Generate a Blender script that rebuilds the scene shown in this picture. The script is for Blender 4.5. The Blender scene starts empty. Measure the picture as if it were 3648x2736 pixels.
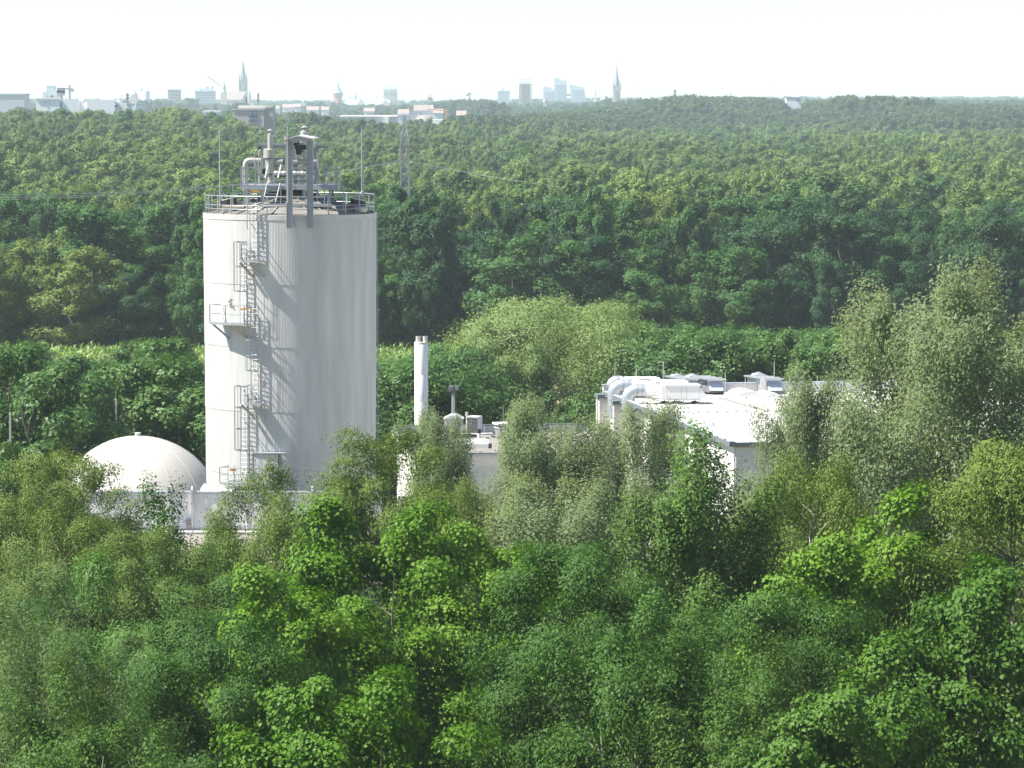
import bpy, math, random
import numpy as np
from mathutils import Vector, Matrix

sc = bpy.context.scene
COL = sc.collection
random.seed(7)
# ------------------------------------------------------------------ camera
F = 13000.0; CU, CV = 1824.0, 1368.0; CAMZ = 32.0
PITCH = math.atan((CV - 352.0) / F)
cam = bpy.data.cameras.new('camera'); cam.sensor_width = 36.0; cam.lens = 36.0 * F / 3648.0
cam.clip_start = 1.0; cam.clip_end = 30000.0
cam_ob = bpy.data.objects.new('camera', cam); COL.objects.link(cam_ob)
cam_ob.location = (0, 0, CAMZ); cam_ob.rotation_euler = (math.pi / 2 - PITCH, 0, 0)
sc.camera = cam_ob
# ------------------------------------------------------------------ sky, sun, exposure
SUN_EL, SUN_AZ = 53.0, 261.0            # azimuth clockwise from +Y
w = bpy.data.worlds.new('World'); sc.world = w; w.use_nodes = True
nt = w.node_tree
sky = nt.nodes.new('ShaderNodeTexSky'); sky.sky_type = 'NISHITA'; sky.sun_disc = False
sky.sun_elevation = math.radians(SUN_EL); sky.sun_rotation = math.radians(SUN_AZ)
sky.altitude = 60; sky.air_density = 0.7; sky.dust_density = 0.4; sky.ozone_density = 1.0
bg = nt.nodes['Background']; bg.inputs[1].default_value = 0.075
nt.links.new(sky.outputs[0], bg.inputs[0])
sun = bpy.data.lights.new('sun', 'SUN'); sun.energy = 5.0; sun.angle = math.radians(0.5); sun.color = (1.0, 0.95, 0.86)
sun_ob = bpy.data.objects.new('sun', sun); COL.objects.link(sun_ob)
_d = Vector((math.sin(math.radians(SUN_AZ)) * math.cos(math.radians(SUN_EL)),
             math.cos(math.radians(SUN_AZ)) * math.cos(math.radians(SUN_EL)), math.sin(math.radians(SUN_EL))))
sun_ob.rotation_euler = _d.to_track_quat('Z', 'Y').to_euler(); sun_ob.location = (-300, 0, 300)
sc.view_settings.view_transform = 'Standard'; sc.view_settings.look = 'None'
sc.view_settings.gamma = 1.0; sc.view_settings.use_curve_mapping = False
sc.view_settings.exposure = 1.38
cy = sc.cycles
cy.max_bounces = 6; cy.diffuse_bounces = 3; cy.glossy_bounces = 3; cy.transmission_bounces = 4
cy.volume_bounces = 1; cy.transparent_max_bounces = 8; cy.caustics_reflective = False; cy.caustics_refractive = False
cy.use_denoising = True; cy.sample_clamp_indirect = 6.0
HAZE_DENSITY = 0.0001
HAZE_COLOR = (0.74, 0.90, 1.0)

# ------------------------------------------------------------------ pixel (photograph) -> world
_cp, _sp = math.cos(PITCH), math.sin(PITCH)
def ray(u, v):
    a, b = (u - CU) / F, -(v - CV) / F
    return Vector((a, _cp + b * _sp, -_sp + b * _cp))
def at(u, v, Y):
    d = ray(u, v); return Vector((0, 0, CAMZ)) + d * (Y / d.y)
def atz(u, v, z):
    d = ray(u, v); return Vector((0, 0, CAMZ)) + d * ((z - CAMZ) / d.z)
def P1(x, y, Y): return at(660 + x / 2.9105, 380 + y / 2.9105, Y)
def P2(x, y, Y): return at(700 + x / 3.19, 640 + y / 3.19, Y)
def P3(x, y, Y): return at(660 + x / 2.273, 1050 + y / 2.273, Y)
def PH(x, y, Y): return at(2080 + x / 2.1686, 1200 + y / 2.1686, Y)
def PM(x, y, Y): return at(1380 + x / 3.0167, 1150 + y / 3.0167, Y)
def PD(x, y, Y): return at(x / 2.7645, 1380 + y / 2.7645, Y)
def PW(x, y, Y): return at(300 + x / 2.4578, 1600 + y / 2.4578, Y)
def C4(x, y, Y): return at(x / 2.212, 180 + y / 2.212, Y)
def C5(x, y, Y): return at(900 + x / 2.212, 180 + y / 2.212, Y)
def C6(x, y, Y): return at(1700 + x / 2.212, 180 + y / 2.212, Y)
def DP(x, y, Y): return at(x * 1.6492, y * 1.6492, Y)          # whole-picture coordinates

def sstep(a, b, x):
    t = np.clip((np.asarray(x, float) - a) / (b - a), 0, 1); return t * t * (3 - 2 * t)
def H(x, y):
    """terrain height"""
    x = np.asarray(x, float); y = np.asarray(y, float); yy = np.maximum(y, 1.0); s = x / yy
    h = 9.0 * sstep(2600, 4600, y)
    h = h + 3.5 * sstep(800, 1600, y) * sstep(0.02, -0.02, s) * (1 - sstep(1700, 2100, y))
    h = h + 6.0 * sstep(600, 1150, y) * sstep(-0.05, -0.095, s) * (1 - 0.6 * sstep(1500, 2300, y))
    h = h + 11.0 * sstep(1850, 2500, y) * sstep(-0.03, 0.055, s) * (1 - 0.4 * sstep(3200, 4600, y))
    return h
def Hf(x, y): return float(H(x, y))

# ------------------------------------------------------------------ tags
def tag(o, label=None, cat=None, group=None, kind=None):
    if label: o['label'] = label
    if cat: o['category'] = cat
    if group: o['group'] = group
    if kind: o['kind'] = kind
    return o
def thing(name, loc, label, cat, group=None):
    o = bpy.data.objects.new(name, None); COL.objects.link(o); o.location = loc
    o.empty_display_size = 0.5
    return tag(o, label, cat, group)
def attach(o, parent):
    o.parent = parent
    if parent is not None and parent.type == 'EMPTY':
        o.matrix_parent_inverse = Matrix.Translation(-Vector(parent.location))

# ------------------------------------------------------------------ mesh builder
class MB:
    def __init__(s): s.v = []; s.f = []; s.sm = []
    def add(s, vs, fs, smooth=False):
        n = len(s.v); s.v += [tuple(v) for v in vs]; s.f += [tuple(i + n for i in f) for f in fs]; s.sm += [smooth] * len(fs)
        return s
    def box(s, c, size, rz=0.0):
        cx, cy, cz = c; hx, hy, hz = size[0] / 2, size[1] / 2, size[2] / 2; co, si = math.cos(rz), math.sin(rz)
        vs = []
        for dz in (-hz, hz):
            for dx, dy in ((-hx, -hy), (hx, -hy), (hx, hy), (-hx, hy)):
                vs.append((cx + dx * co - dy * si, cy + dx * si + dy * co, cz + dz))
        return s.add(vs, [(3, 2, 1, 0), (4, 5, 6, 7), (0, 1, 5, 4), (1, 2, 6, 5), (2, 3, 7, 6), (3, 0, 4, 7)])
    def bar(s, p, q, w, h=None):
        """rectangular bar from p to q"""
        p, q = Vector(p), Vector(q); h = h or w; d = q - p
        if d.length < 1e-6: return s
        d.normalize(); up = Vector((0, 0, 1)) if abs(d.z) < 0.95 else Vector((0, 1, 0))
        x = d.cross(up).normalized(); y = x.cross(d).normalized()
        vs = []
        for o in (p, q):
            for a, b in ((-1, -1), (1, -1), (1, 1), (-1, 1)): vs.append(o + x * (a * w / 2) + y * (b * h / 2))
        return s.add(vs, [(0, 1, 2, 3), (7, 6, 5, 4), (4, 5, 1, 0), (5, 6, 2, 1), (6, 7, 3, 2), (7, 4, 0, 3)])
    def tube(s, pts, r, n=8, cap=True, closed=False):
        pts = [Vector(p) for p in pts]; m = len(pts); rs = r if isinstance(r, (list, tuple)) else [r] * m
        rings = []; x = None
        for i in range(m):
            if closed: d = pts[(i + 1) % m] - pts[i - 1]
            else: d = pts[min(i + 1, m - 1)] - pts[max(i - 1, 0)]
            d.normalize()
            if x is None:
                up = Vector((0, 0, 1)) if abs(d.z) < 0.9 else Vector((1, 0, 0)); x = d.cross(up).normalized()
            else: x = (x - d * x.dot(d)).normalized()
            y = d.cross(x)
            rings.append([pts[i] + (x * math.cos(2 * math.pi * k / n) + y * math.sin(2 * math.pi * k / n)) * rs[i] for k in range(n)])
        vs = [p for rr in rings for p in rr]; fs = []
        for i in range(m if closed else m - 1):
            a, b = i * n, ((i + 1) % m) * n
            for k in range(n): fs.append((a + k, a + (k + 1) % n, b + (k + 1) % n, b + k))
        s.add(vs, fs, True)
        if cap and not closed:
            s.add(rings[0], [tuple(range(n - 1, -1, -1))]); s.add(rings[-1], [tuple(range(n))])
        return s
    def lathe(s, c, prof, n=24, smooth=True, a0=0.0, a1=2 * math.pi):
        """prof: list of (r, z) relative to c"""
        full = abs(a1 - a0 - 2 * math.pi) < 1e-6; m = n if full else n + 1
        vs = []
        for r, z in prof:
            for k in range(m):
                a = a0 + (a1 - a0) * k / n; vs.append((c[0] + r * math.cos(a), c[1] + r * math.sin(a), c[2] + z))
        fs = []
        for i in range(len(prof) - 1):
            for k in range(n):
                k2 = (k + 1) % m; fs.append((i * m + k, i * m + k2, (i + 1) * m + k2, (i + 1) * m + k))
        return s.add(vs, fs, smooth)
    def prism(s, poly, d):
        """polygon (list of points) extruded by vector d"""
        n = len(poly); poly = [Vector(p) for p in poly]; d = Vector(d)
        vs = poly + [p + d for p in poly]
        fs = [tuple(range(n - 1, -1, -1)), tuple(range(n, 2 * n))] + [(i, (i + 1) % n, n + (i + 1) % n, n + i) for i in range(n)]
        return s.add(vs, fs)
    def mesh(s, name, mat):
        me = bpy.data.meshes.new(name); me.from_pydata([tuple(v) for v in s.v], [], s.f); me.materials.append(mat)
        if any(s.sm):
            me.polygons.foreach_set('use_smooth', s.sm); me.set_sharp_from_angle(angle=math.radians(38))
        me.update(); return me
    def build(s, name, mat, parent=None, smooth_angle=None):
        o = bpy.data.objects.new(name, s.mesh(name, mat)); COL.objects.link(o)
        if parent is not None: attach(o, parent)
        return o
def inst(me, name, parent, mw):
    o = bpy.data.objects.new(name, me); COL.objects.link(o); o.matrix_basis = mw
    if parent is not None: attach(o, parent)
    return o

# ------------------------------------------------------------------ materials
def mat(name, col, rough=0.6, metal=0.0, var=0.0, scale=1.0, streak=False, spec=0.5, bump=0.0):
    m = bpy.data.materials.new(name); m.use_nodes = True; t = m.node_tree; b = t.nodes['Principled BSDF']
    b.inputs['Roughness'].default_value = rough; b.inputs['Metallic'].default_value = metal
    b.inputs['Specular IOR Level'].default_value = spec
    b.inputs['Base Color'].default_value = (*col, 1)
    if var:
        tc = t.nodes.new('ShaderNodeNewGeometry'); mp = t.nodes.new('ShaderNodeMapping')
        t.links.new(tc.outputs['Position'], mp.inputs['Vector'])
        mp.inputs['Scale'].default_value = (scale, scale, scale * (0.12 if streak else 1))
        no = t.nodes.new('ShaderNodeTexNoise'); no.inputs['Scale'].default_value = 1.0; no.inputs['Detail'].default_value = 5
        t.links.new(mp.outputs[0], no.inputs['Vector'])
        mx = t.nodes.new('ShaderNodeMix'); mx.data_type = 'RGBA'
        mx.inputs[6].default_value = (*[c * (1 - var) for c in col], 1); mx.inputs[7].default_value = (*[min(1, c * (1 + var)) for c in col], 1)
        t.links.new(no.outputs['Fac'], mx.inputs[0]); t.links.new(mx.outputs[2], b.inputs['Base Color'])
        if bump:
            bp = t.nodes.new('ShaderNodeBump'); bp.inputs['Strength'].default_value = bump; bp.inputs['Distance'].default_value = 0.02
            t.links.new(no.outputs['Fac'], bp.inputs['Height']); t.links.new(bp.outputs[0], b.inputs['Normal'])
    return m
M = {}
M['clad'] = mat('tank_cladding', (0.59, 0.595, 0.58), 0.75, 0.8, 0.25, 1.3, True)
M['clad2'] = mat('tank_flashing', (0.50, 0.49, 0.47), 0.5, 0.3, 0.12, 1.2)
M['galv'] = mat('galvanised_steel', (0.32, 0.345, 0.365), 0.48, 0.45, 0.15, 3)
M['beam'] = mat('grey_painted_beam', (0.34, 0.365, 0.39), 0.5, 0.1, 0.10, 3)
M['alu'] = mat('insulated_pipe_sheet', (0.44, 0.425, 0.40), 0.42, 0.45, 0.12, 2)
M['duct'] = mat('spiral_duct_sheet', (0.50, 0.53, 0.55), 0.4, 0.7, 0.10, 2)
M['roofsheet'] = mat('weathered_roof_sheet', (0.20, 0.19, 0.175), 0.6, 0.1, 0.4, 1.5)
M['rib'] = mat('roof_seam', (0.24, 0.22, 0.20), 0.6, 0.1, 0.2, 3)
M['rust'] = mat('rusty_sheet', (0.30, 0.22, 0.17), 0.75, 0.0, 0.35, 2.5)
M['white'] = mat('white_coated_panel', (0.64, 0.64, 0.63), 0.5, 0.0, 0.05, 0.8, True)
M['whitewall'] = mat('white_wall_panel', (0.66, 0.66, 0.645), 0.55, 0.0, 0.07, 0.5, True)
M['membrane'] = mat('white_roof_membrane', (0.52, 0.50, 0.475), 0.6, 0.0, 0.06, 0.35)
M['gravel'] = mat('grey_gravel_roofing', (0.20, 0.185, 0.165), 0.85, 0.0, 0.35, 1.2, bump=0.4)
M['beige'] = mat('beige_roofing', (0.24, 0.215, 0.19), 0.8, 0.0, 0.12, 0.8)
M['column'] = mat('beige_column', (0.58, 0.55, 0.50), 0.7, 0.0, 0.08, 2)
M['flash'] = mat('grey_edge_flashing', (0.16, 0.18, 0.20), 0.45, 0.2, 0.1, 2)
M['lflash'] = mat('pale_edge_flashing', (0.50, 0.55, 0.60), 0.4, 0.3, 0.1, 2)
M['dome'] = mat('white_gas_membrane', (0.46, 0.445, 0.415), 0.55, 0.0, 0.03, 0.5)
M['black'] = mat('black_rubber', (0.018, 0.018, 0.02), 0.5, 0.0, 0.2, 5)
M['dark'] = mat('dark_grille', (0.05, 0.055, 0.06), 0.5, 0.0, 0.2, 5)
M['blue'] = mat('blue_plastic', (0.10, 0.27, 0.52), 0.4, 0.0, 0.1, 4)
M['orange'] = mat('orange_paint', (0.75, 0.30, 0.03), 0.5, 0.0, 0.1, 4)
M['red'] = mat('red_paint', (0.40, 0.07, 0.04), 0.5, 0.0, 0.1, 4)
M['far_white'] = mat('white_far_facade', (0.86, 0.86, 0.85), 0.6, 0.0, 0.03, 0.2)
M['hood'] = mat('pale_blue_sheet', (0.50, 0.58, 0.68), 0.5, 0.05, 0.06, 2)
M['louver'] = mat('grey_louver', (0.20, 0.20, 0.21), 0.6, 0.0, 0.1, 4)
M['skylight'] = mat('opal_skylight', (0.55, 0.56, 0.56), 0.25, 0.0, 0.03, 1)
M['chim'] = mat('white_chimney_shell', (0.80, 0.81, 0.82), 0.5, 0.0, 0.04, 0.9, True)
M['wood'] = mat('weathered_plank', (0.50, 0.42, 0.32), 0.8, 0.0, 0.25, 4)
M['conc'] = mat('pale_concrete', (0.50, 0.48, 0.44), 0.85, 0.0, 0.2, 1.5)
M['steel'] = mat('lattice_steel', (0.20, 0.21, 0.22), 0.55, 0.3, 0.15, 2)
M['lamp'] = mat('white_lamp_housing', (0.58, 0.565, 0.53), 0.4, 0.0, 0.05, 4)
M['glass'] = mat('window_glass', (0.08, 0.12, 0.17), 0.12, 0.0, 0.0, 1, spec=0.8)
M['brick'] = mat('red_brick', (0.34, 0.17, 0.12), 0.85, 0.0, 0.15, 0.3)
M['sand'] = mat('pale_sandstone', (0.50, 0.45, 0.39), 0.85, 0.0, 0.15, 0.2)
M['dstone'] = mat('dark_sandstone', (0.20, 0.20, 0.20), 0.85, 0.0, 0.2, 0.2)
M['copper'] = mat('green_copper', (0.26, 0.42, 0.36), 0.6, 0.0, 0.15, 0.2)
M['slate'] = mat('grey_slate', (0.26, 0.28, 0.31), 0.6, 0.0, 0.15, 0.2)
M['tower_grey'] = mat('grey_facade', (0.50, 0.54, 0.58), 0.5, 0.1, 0.10, 0.1)
M['tower_glass'] = mat('glass_facade', (0.58, 0.66, 0.72), 0.4, 0.1, 0.08, 0.1)
M['brown'] = mat('brown_render', (0.50, 0.45, 0.40), 0.85, 0.0, 0.10, 0.2)
M['bluepanel'] = mat('dark_blue_panel', (0.09, 0.11, 0.16), 0.5, 0.0, 0.1, 0.5)
M['tile'] = mat('red_roof_tiles', (0.27, 0.21, 0.19), 0.8, 0.0, 0.15, 0.3)

def leaf_mat(name, a, b, trans=None, under=None, rough=0.45, spec=0.35, tmix=0.22, patch=None, hv=0.5):
    """a..b: range of leaf colours (per leaf, per tree, in patches)"""
    m = bpy.data.materials.new(name); m.use_nodes = True; t = m.node_tree; N = t.nodes; L = t.links
    p = N['Principled BSDF']; out = N['Material Output']
    g = N.new('ShaderNodeNewGeometry'); oi = N.new('ShaderNodeObjectInfo')
    no = N.new('ShaderNodeTexNoise'); no.inputs['Scale'].default_value = 0.35; no.inputs['Detail'].default_value = 2
    L.new(g.outputs['Position'], no.inputs['Vector'])
    s1 = N.new('ShaderNodeMath'); s1.operation = 'MULTIPLY_ADD'; s1.inputs[1].default_value = 0.35; s1.inputs[2].default_value = -0.25
    L.new(g.outputs['Random Per Island'], s1.inputs[0])
    s2 = N.new('ShaderNodeMath'); s2.operation = 'MULTIPLY_ADD'; s2.inputs[1].default_value = hv
    L.new(oi.outputs['Random'], s2.inputs[0]); L.new(s1.outputs[0], s2.inputs[2])
    s3 = N.new('ShaderNodeMath'); s3.operation = 'MULTIPLY_ADD'; s3.inputs[1].default_value = 0.5; s3.use_clamp = True
    L.new(no.outputs['Fac'], s3.inputs[0]); L.new(s2.outputs[0], s3.inputs[2])
    mx = N.new('ShaderNodeMix'); mx.data_type = 'RGBA'
    mx.inputs[6].default_value = (*a, 1); mx.inputs[7].default_value = (*b, 1); L.new(s3.outputs[0], mx.inputs[0])
    colour = mx.outputs[2]
    if patch:
        n2 = N.new('ShaderNodeTexNoise'); n2.inputs['Scale'].default_value = patch[1]; n2.inputs['Detail'].default_value = 2
        L.new(oi.outputs['Location'], n2.inputs['Vector'])
        rp = N.new('ShaderNodeMapRange'); rp.inputs[1].default_value = 0.45; rp.inputs[2].default_value = 0.62
        L.new(n2.outputs['Fac'], rp.inputs[0])
        m3 = N.new('ShaderNodeMix'); m3.data_type = 'RGBA'; m3.blend_type = 'MIX'
        L.new(rp.outputs[0], m3.inputs[0]); L.new(colour, m3.inputs[6]); m3.inputs[7].default_value = (*patch[0], 1)
        colour = m3.outputs[2]
    if under:
        m2 = N.new('ShaderNodeMix'); m2.data_type = 'RGBA'; L.new(g.outputs['Backfacing'], m2.inputs[0])
        L.new(colour, m2.inputs[6]); m2.inputs[7].default_value = (*under, 1); colour = m2.outputs[2]
    L.new(colour, p.inputs['Base Color']); p.inputs['Roughness'].default_value = rough; p.inputs['Specular IOR Level'].default_value = spec
    tr = N.new('ShaderNodeBsdfTranslucent')
    hs = N.new('ShaderNodeMix'); hs.data_type = 'RGBA'; hs.blend_type = 'MULTIPLY'; hs.inputs[0].default_value = 1.0
    L.new(colour, hs.inputs[6]); hs.inputs[7].default_value = (*(trans or (1.5, 1.6, 0.7)), 1)
    L.new(hs.outputs[2], tr.inputs['Color'])
    ms = N.new('ShaderNodeMixShader'); ms.inputs[0].default_value = tmix
    L.new(p.outputs[0], ms.inputs[1]); L.new(tr.outputs[0], ms.inputs[2]); L.new(ms.outputs[0], out.inputs['Surface'])
    return m
LM = {}
LM['silver'] = leaf_mat('silver_poplar_leaf', (0.12, 0.17, 0.075), (0.19, 0.24, 0.125), under=(0.26, 0.30, 0.22), rough=0.55, spec=0.16, tmix=0.3)
LM['poplar'] = leaf_mat('green_poplar_leaf', (0.046, 0.11, 0.016), (0.098, 0.178, 0.028), under=(0.10, 0.16, 0.06), rough=0.55, spec=0.16, tmix=0.24)
LM['birch'] = leaf_mat('birch_leaf', (0.085, 0.14, 0.026), (0.15, 0.205, 0.045), rough=0.55, spec=0.16)
LM['olive'] = leaf_mat('olive_birch_leaf', (0.075, 0.128, 0.018), (0.135, 0.195, 0.034), rough=0.55, spec=0.16)
LM['maple'] = leaf_mat('maple_leaf', (0.058, 0.145, 0.010), (0.13, 0.235, 0.018), rough=0.55, spec=0.16, tmix=0.28)
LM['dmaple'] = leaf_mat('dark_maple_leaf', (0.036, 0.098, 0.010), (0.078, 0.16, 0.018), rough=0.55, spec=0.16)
LM['ash'] = leaf_mat('ash_leaf', (0.070, 0.155, 0.032), (0.125, 0.225, 0.055), rough=0.55, spec=0.16)
LM['willow'] = leaf_mat('grey_willow_leaf', (0.062, 0.125, 0.028), (0.11, 0.18, 0.05), under=(0.15, 0.19, 0.12), rough=0.55, spec=0.16)
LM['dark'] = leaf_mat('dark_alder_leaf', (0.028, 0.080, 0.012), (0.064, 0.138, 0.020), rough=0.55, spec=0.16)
LM['belt'] = leaf_mat('belt_tree_leaf', (0.036, 0.098, 0.022), (0.095, 0.175, 0.038), hv=0.6, spec=.25, rough=.5)
LM['bigwillow'] = leaf_mat('pale_willow_leaf', (0.14, 0.215, 0.065), (0.205, 0.28, 0.095), rough=0.55, spec=.25)
LM['forest'] = leaf_mat('forest_leaf', (0.034, 0.095, 0.022), (0.074, 0.158, 0.038), hv=0.4, spec=.2, rough=.6)
LM['forest_dark'] = leaf_mat('dark_forest_leaf', (0.016, 0.055, 0.020), (0.040, 0.095, 0.030), hv=0.4, spec=.2, rough=.6)
LM['forest_pale'] = leaf_mat('pale_forest_leaf', (0.095, 0.15, 0.03), (0.165, 0.21, 0.05), hv=0.4, spec=.2, rough=.6)
LM['forest2'] = leaf_mat('mixed_forest_leaf', (0.026, 0.082, 0.024), (0.155, 0.225, 0.058), hv=0.9, spec=.2, rough=.6)
LM['far'] = leaf_mat('far_wood_leaf', (0.022, 0.055, 0.020), (0.075, 0.115, 0.036), hv=0.8, spec=.2, rough=.6)
LM['corn'] = leaf_mat('corn_leaf', (0.15, 0.26, 0.05), (0.21, 0.32, 0.08))
M['bark'] = mat('grey_brown_bark', (0.13, 0.11, 0.085), 0.9, 0.0, 0.3, 6)
M['palebark'] = mat('pale_birch_bark', (0.34, 0.32, 0.27), 0.85, 0.0, 0.35, 5)
# ------------------------------------------------------------------ trees
def _unit(a): return a / np.maximum(np.linalg.norm(a, axis=-1, keepdims=True), 1e-9)
STAR = (np.array([[0, -.55], [.5, -.12], [.2, .08], [0, .6], [-.2, .08], [-.5, -.12]]), [(0, 1, 2), (0, 2, 3), (0, 3, 4), (0, 4, 5)])
TRI = (np.array([[.46, -.42], [.02, .62], [-.48, -.38]]), [(0, 1, 2)])
KITE = (np.array([[0, -.5], [.5, -.02], [0, .5], [-.5, -.02]]), [(0, 1, 2), (0, 2, 3)])
def wood_tube(acc, pts, rad, n):
    pts = np.asarray(pts, float); m = len(pts)
    d = np.gradient(pts, axis=0); d = _unit(d)
    up = np.where(np.abs(d[:, 2:3]) > 0.9, np.array([[1., 0, 0]]), np.array([[0, 0, 1.]]))
    x = _unit(np.cross(d, up)); y = np.cross(d, x)
    a = np.arange(n) * 2 * np.pi / n
    ring = pts[:, None, :] + (x[:, None, :] * np.cos(a)[None, :, None] + y[:, None, :] * np.sin(a)[None, :, None]) * np.asarray(rad)[:, None, None]
    base = sum(len(v) for v in acc[0]); acc[0].append(ring.reshape(-1, 3))
    i = np.arange(m - 1)[:, None] * n; k = np.arange(n)[None, :]; k2 = (k + 1) % n
    q = np.stack([i + k, i + k2, i + n + k2, i + n + k], -1).reshape(-1, 4) + base
    acc[1].append(np.concatenate([q[:, [0, 1, 2]], q[:, [0, 2, 3]]]))

def grow(seed, Ht, R, base=0.25, shape='round', leaders=1, nc=70, nl=9000, leaf=0.16, asp=0.6, rc=0.26, up=0.6, elong=1.3,
         flat=0.75, droop=0.0, star=False, shell=0.45, spread=0.5, limbs=0.6, horiz=0.5, lump=0.22, trunk=1.0, bias=0.35, noise=.40):
    """returns (leaf verts, leaf tris), (wood verts, wood tris); base of the tree at the origin"""
    g = np.random.default_rng(seed)
    subs = []
    for i in range(leaders):
        if leaders == 1: subs.append((0., 0., Ht, R, 1.0))
        else:
            a = 2 * np.pi * (i + g.uniform(-.25, .25)) / leaders + seed; rr = R * spread * g.uniform(.7, 1.1)
            subs.append((rr * np.cos(a), rr * np.sin(a), Ht * (1.0 if i == 0 else g.uniform(.78, .97)), R * (1 - spread * .55) * g.uniform(.85, 1.1), 1.0))
    wood = ([], []); C = []; RR = []; AX = []
    per = max(4, nc // leaders)
    for (ox, oy, hs, rs, _) in subs:
        b0 = Ht * base
        t = g.random(per * 6)
        if shape == 'round': e = np.sqrt(np.clip(1 - (2 * t - 1) ** 2, 0, 1)) ** .8
        elif shape == 'poplar': e = np.where(t < .45, .75 + .55 * t, np.clip(1 - (t - .45) / .56, 0, 1) ** .45)
        elif shape == 'dome': e = np.where(t < .58, .80 + .34 * t, np.sqrt(np.clip(1 - ((t - .58) / .44) ** 2, 0, 1)))
        elif shape == 'broad': e = np.where(t < .5, (.55 + .45 * np.sqrt(t / .5)), np.sqrt(np.clip(1 - ((t - .5) / .5) ** 2, 0, 1)))
        else: e = np.where(t < .2, .6 + 2 * t, np.clip(1 - (t - .2) / .8, 0, 1) ** .55)
        keep = g.random(per * 6) < (e + .3)
        t = t[keep][:per]; e = e[keep][:per]; n = len(t)
        ang = np.arange(n) * 2.39996 + g.normal(0, .35, n)
        ph = g.random(3) * 6.28
        lob = 1 + lump * np.sin(2 * ang + ph[0] + 2 * t) + lump * .7 * np.sin(3 * ang + ph[1] - 4 * t)
        rho = e * rs * lob * (shell + (1 - shell) * np.sqrt(g.random(n)))
        r = rc * rs * g.uniform(.65, 1.25, n) * (.72 + .28 * e)
        c = np.stack([ox * np.clip(t * 1.2, 0.3, 1) + rho * np.cos(ang), oy * np.clip(t * 1.2, .3, 1) + rho * np.sin(ang), b0 + t * (hs - b0 - r * .7)], 1)
        ax = _unit(np.stack([np.cos(ang) * np.cos(up), np.sin(ang) * np.cos(up), np.full(n, np.sin(up))], 1) + g.normal(0, .18, (n, 3)))
        C.append(c); RR.append(r); AX.append(ax)
        # leader stem
        tt = np.linspace(0, 1, 7)
        stem = np.stack([ox * np.clip(tt * 1.25 - .1, 0, 1), oy * np.clip(tt * 1.25 - .1, 0, 1), tt * hs * .86], 1)
        wob = g.normal(0, .012 * Ht, (7, 3)); wob[0] = 0; wob[:, 2] = 0; stem += wob
        r0 = trunk * (.010 * Ht + .06) * (1 if leaders == 1 else .75)
        wood_tube(wood, stem, r0 * (1 - tt) ** .8 + .012, 7)
        for j in range(n):
            if g.random() > limbs: continue
            z1 = c[j, 2]; hor = np.hypot(*(c[j, :2] - np.array([np.interp(z1, stem[:, 2], stem[:, 0]), np.interp(z1, stem[:, 2], stem[:, 1])])))
            z0 = max(.12 * Ht, z1 - hor * np.tan(up) * g.uniform(.7, 1.2) - .4)
            s = np.array([np.interp(z0, stem[:, 2], stem[:, 0]), np.interp(z0, stem[:, 2], stem[:, 1]), z0])
            mid = s * .5 + c[j] * .5 + np.array([0, 0, -.06 * hor]) + g.normal(0, .05 * hor + .02, 3)
            rb = (r0 * (1 - z0 / hs) ** .8) * .5 + .012
            wood_tube(wood, [s, mid, c[j]], [rb, rb * .6, .010], 4)
    c = np.concatenate(C); r = np.concatenate(RR); ax = np.concatenate(AX)
    # leaves
    wgt = r ** 1.6 * (.6 + .4 * np.clip(c[:, 2] / Ht, 0, 1)); wgt = wgt / wgt.sum()
    idx = g.choice(len(c), nl, p=wgt)
    d = _unit(g.normal(0, 1, (nl, 3)) + np.array([0, 0, bias]))
    rad = np.clip(np.abs(g.normal(.80, .20, nl)), 0, 1.5)
    a = ax[idx]; off = d * rad[:, None] * r[idx][:, None]
    al = (off * a).sum(1, keepdims=True); off = off + a * al * (elong - 1)
    off[:, 2] *= flat
    p = c[idx] + off
    if droop: p[:, 2] -= droop * r[idx] * (rad ** 2) * g.random(nl) * 1.6
    p[:, 2] *= Ht / np.percentile(p[:, 2], 99.8); p[:, 2] = np.maximum(p[:, 2], .25)
    cc = p - np.array([0, 0, Ht * (base * .5 + .42)]); cc[:, 2] *= .6
    nrm = _unit(_unit(off) * .8 + _unit(cc) * .45 + np.array([0, 0, horiz * .8]) + g.normal(0, noise, (nl, 3)))
    ydir = g.normal(0, 1, (nl, 3)) + _unit(off) * .8; ydir[:, 2] -= droop * 2.0
    ydir = _unit(ydir - nrm * (ydir * nrm).sum(1, keepdims=True)); xdir = np.cross(ydir, nrm)
    tpl, tris = KITE if star else TRI
    sz = leaf * g.uniform(.7, 1.25, nl)
    V = p[:, None, :] + xdir[:, None, :] * (tpl[None, :, 0:1] * (sz * (.95 if star else asp))[:, None, None]) + ydir[:, None, :] * (tpl[None, :, 1:2] * sz[:, None, None])
    # fold along the midrib
    fold = np.abs(tpl[:, 0]) * .35
    V = V + nrm[:, None, :] * (fold[None, :, None] * (sz * asp)[:, None, None])
    k = len(tpl); T = (np.arange(nl)[:, None, None] * k + np.array(tris)[None]).reshape(-1, 3)
    return (V.reshape(-1, 3), T), (np.concatenate(wood[0]), np.concatenate(wood[1]))

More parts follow.
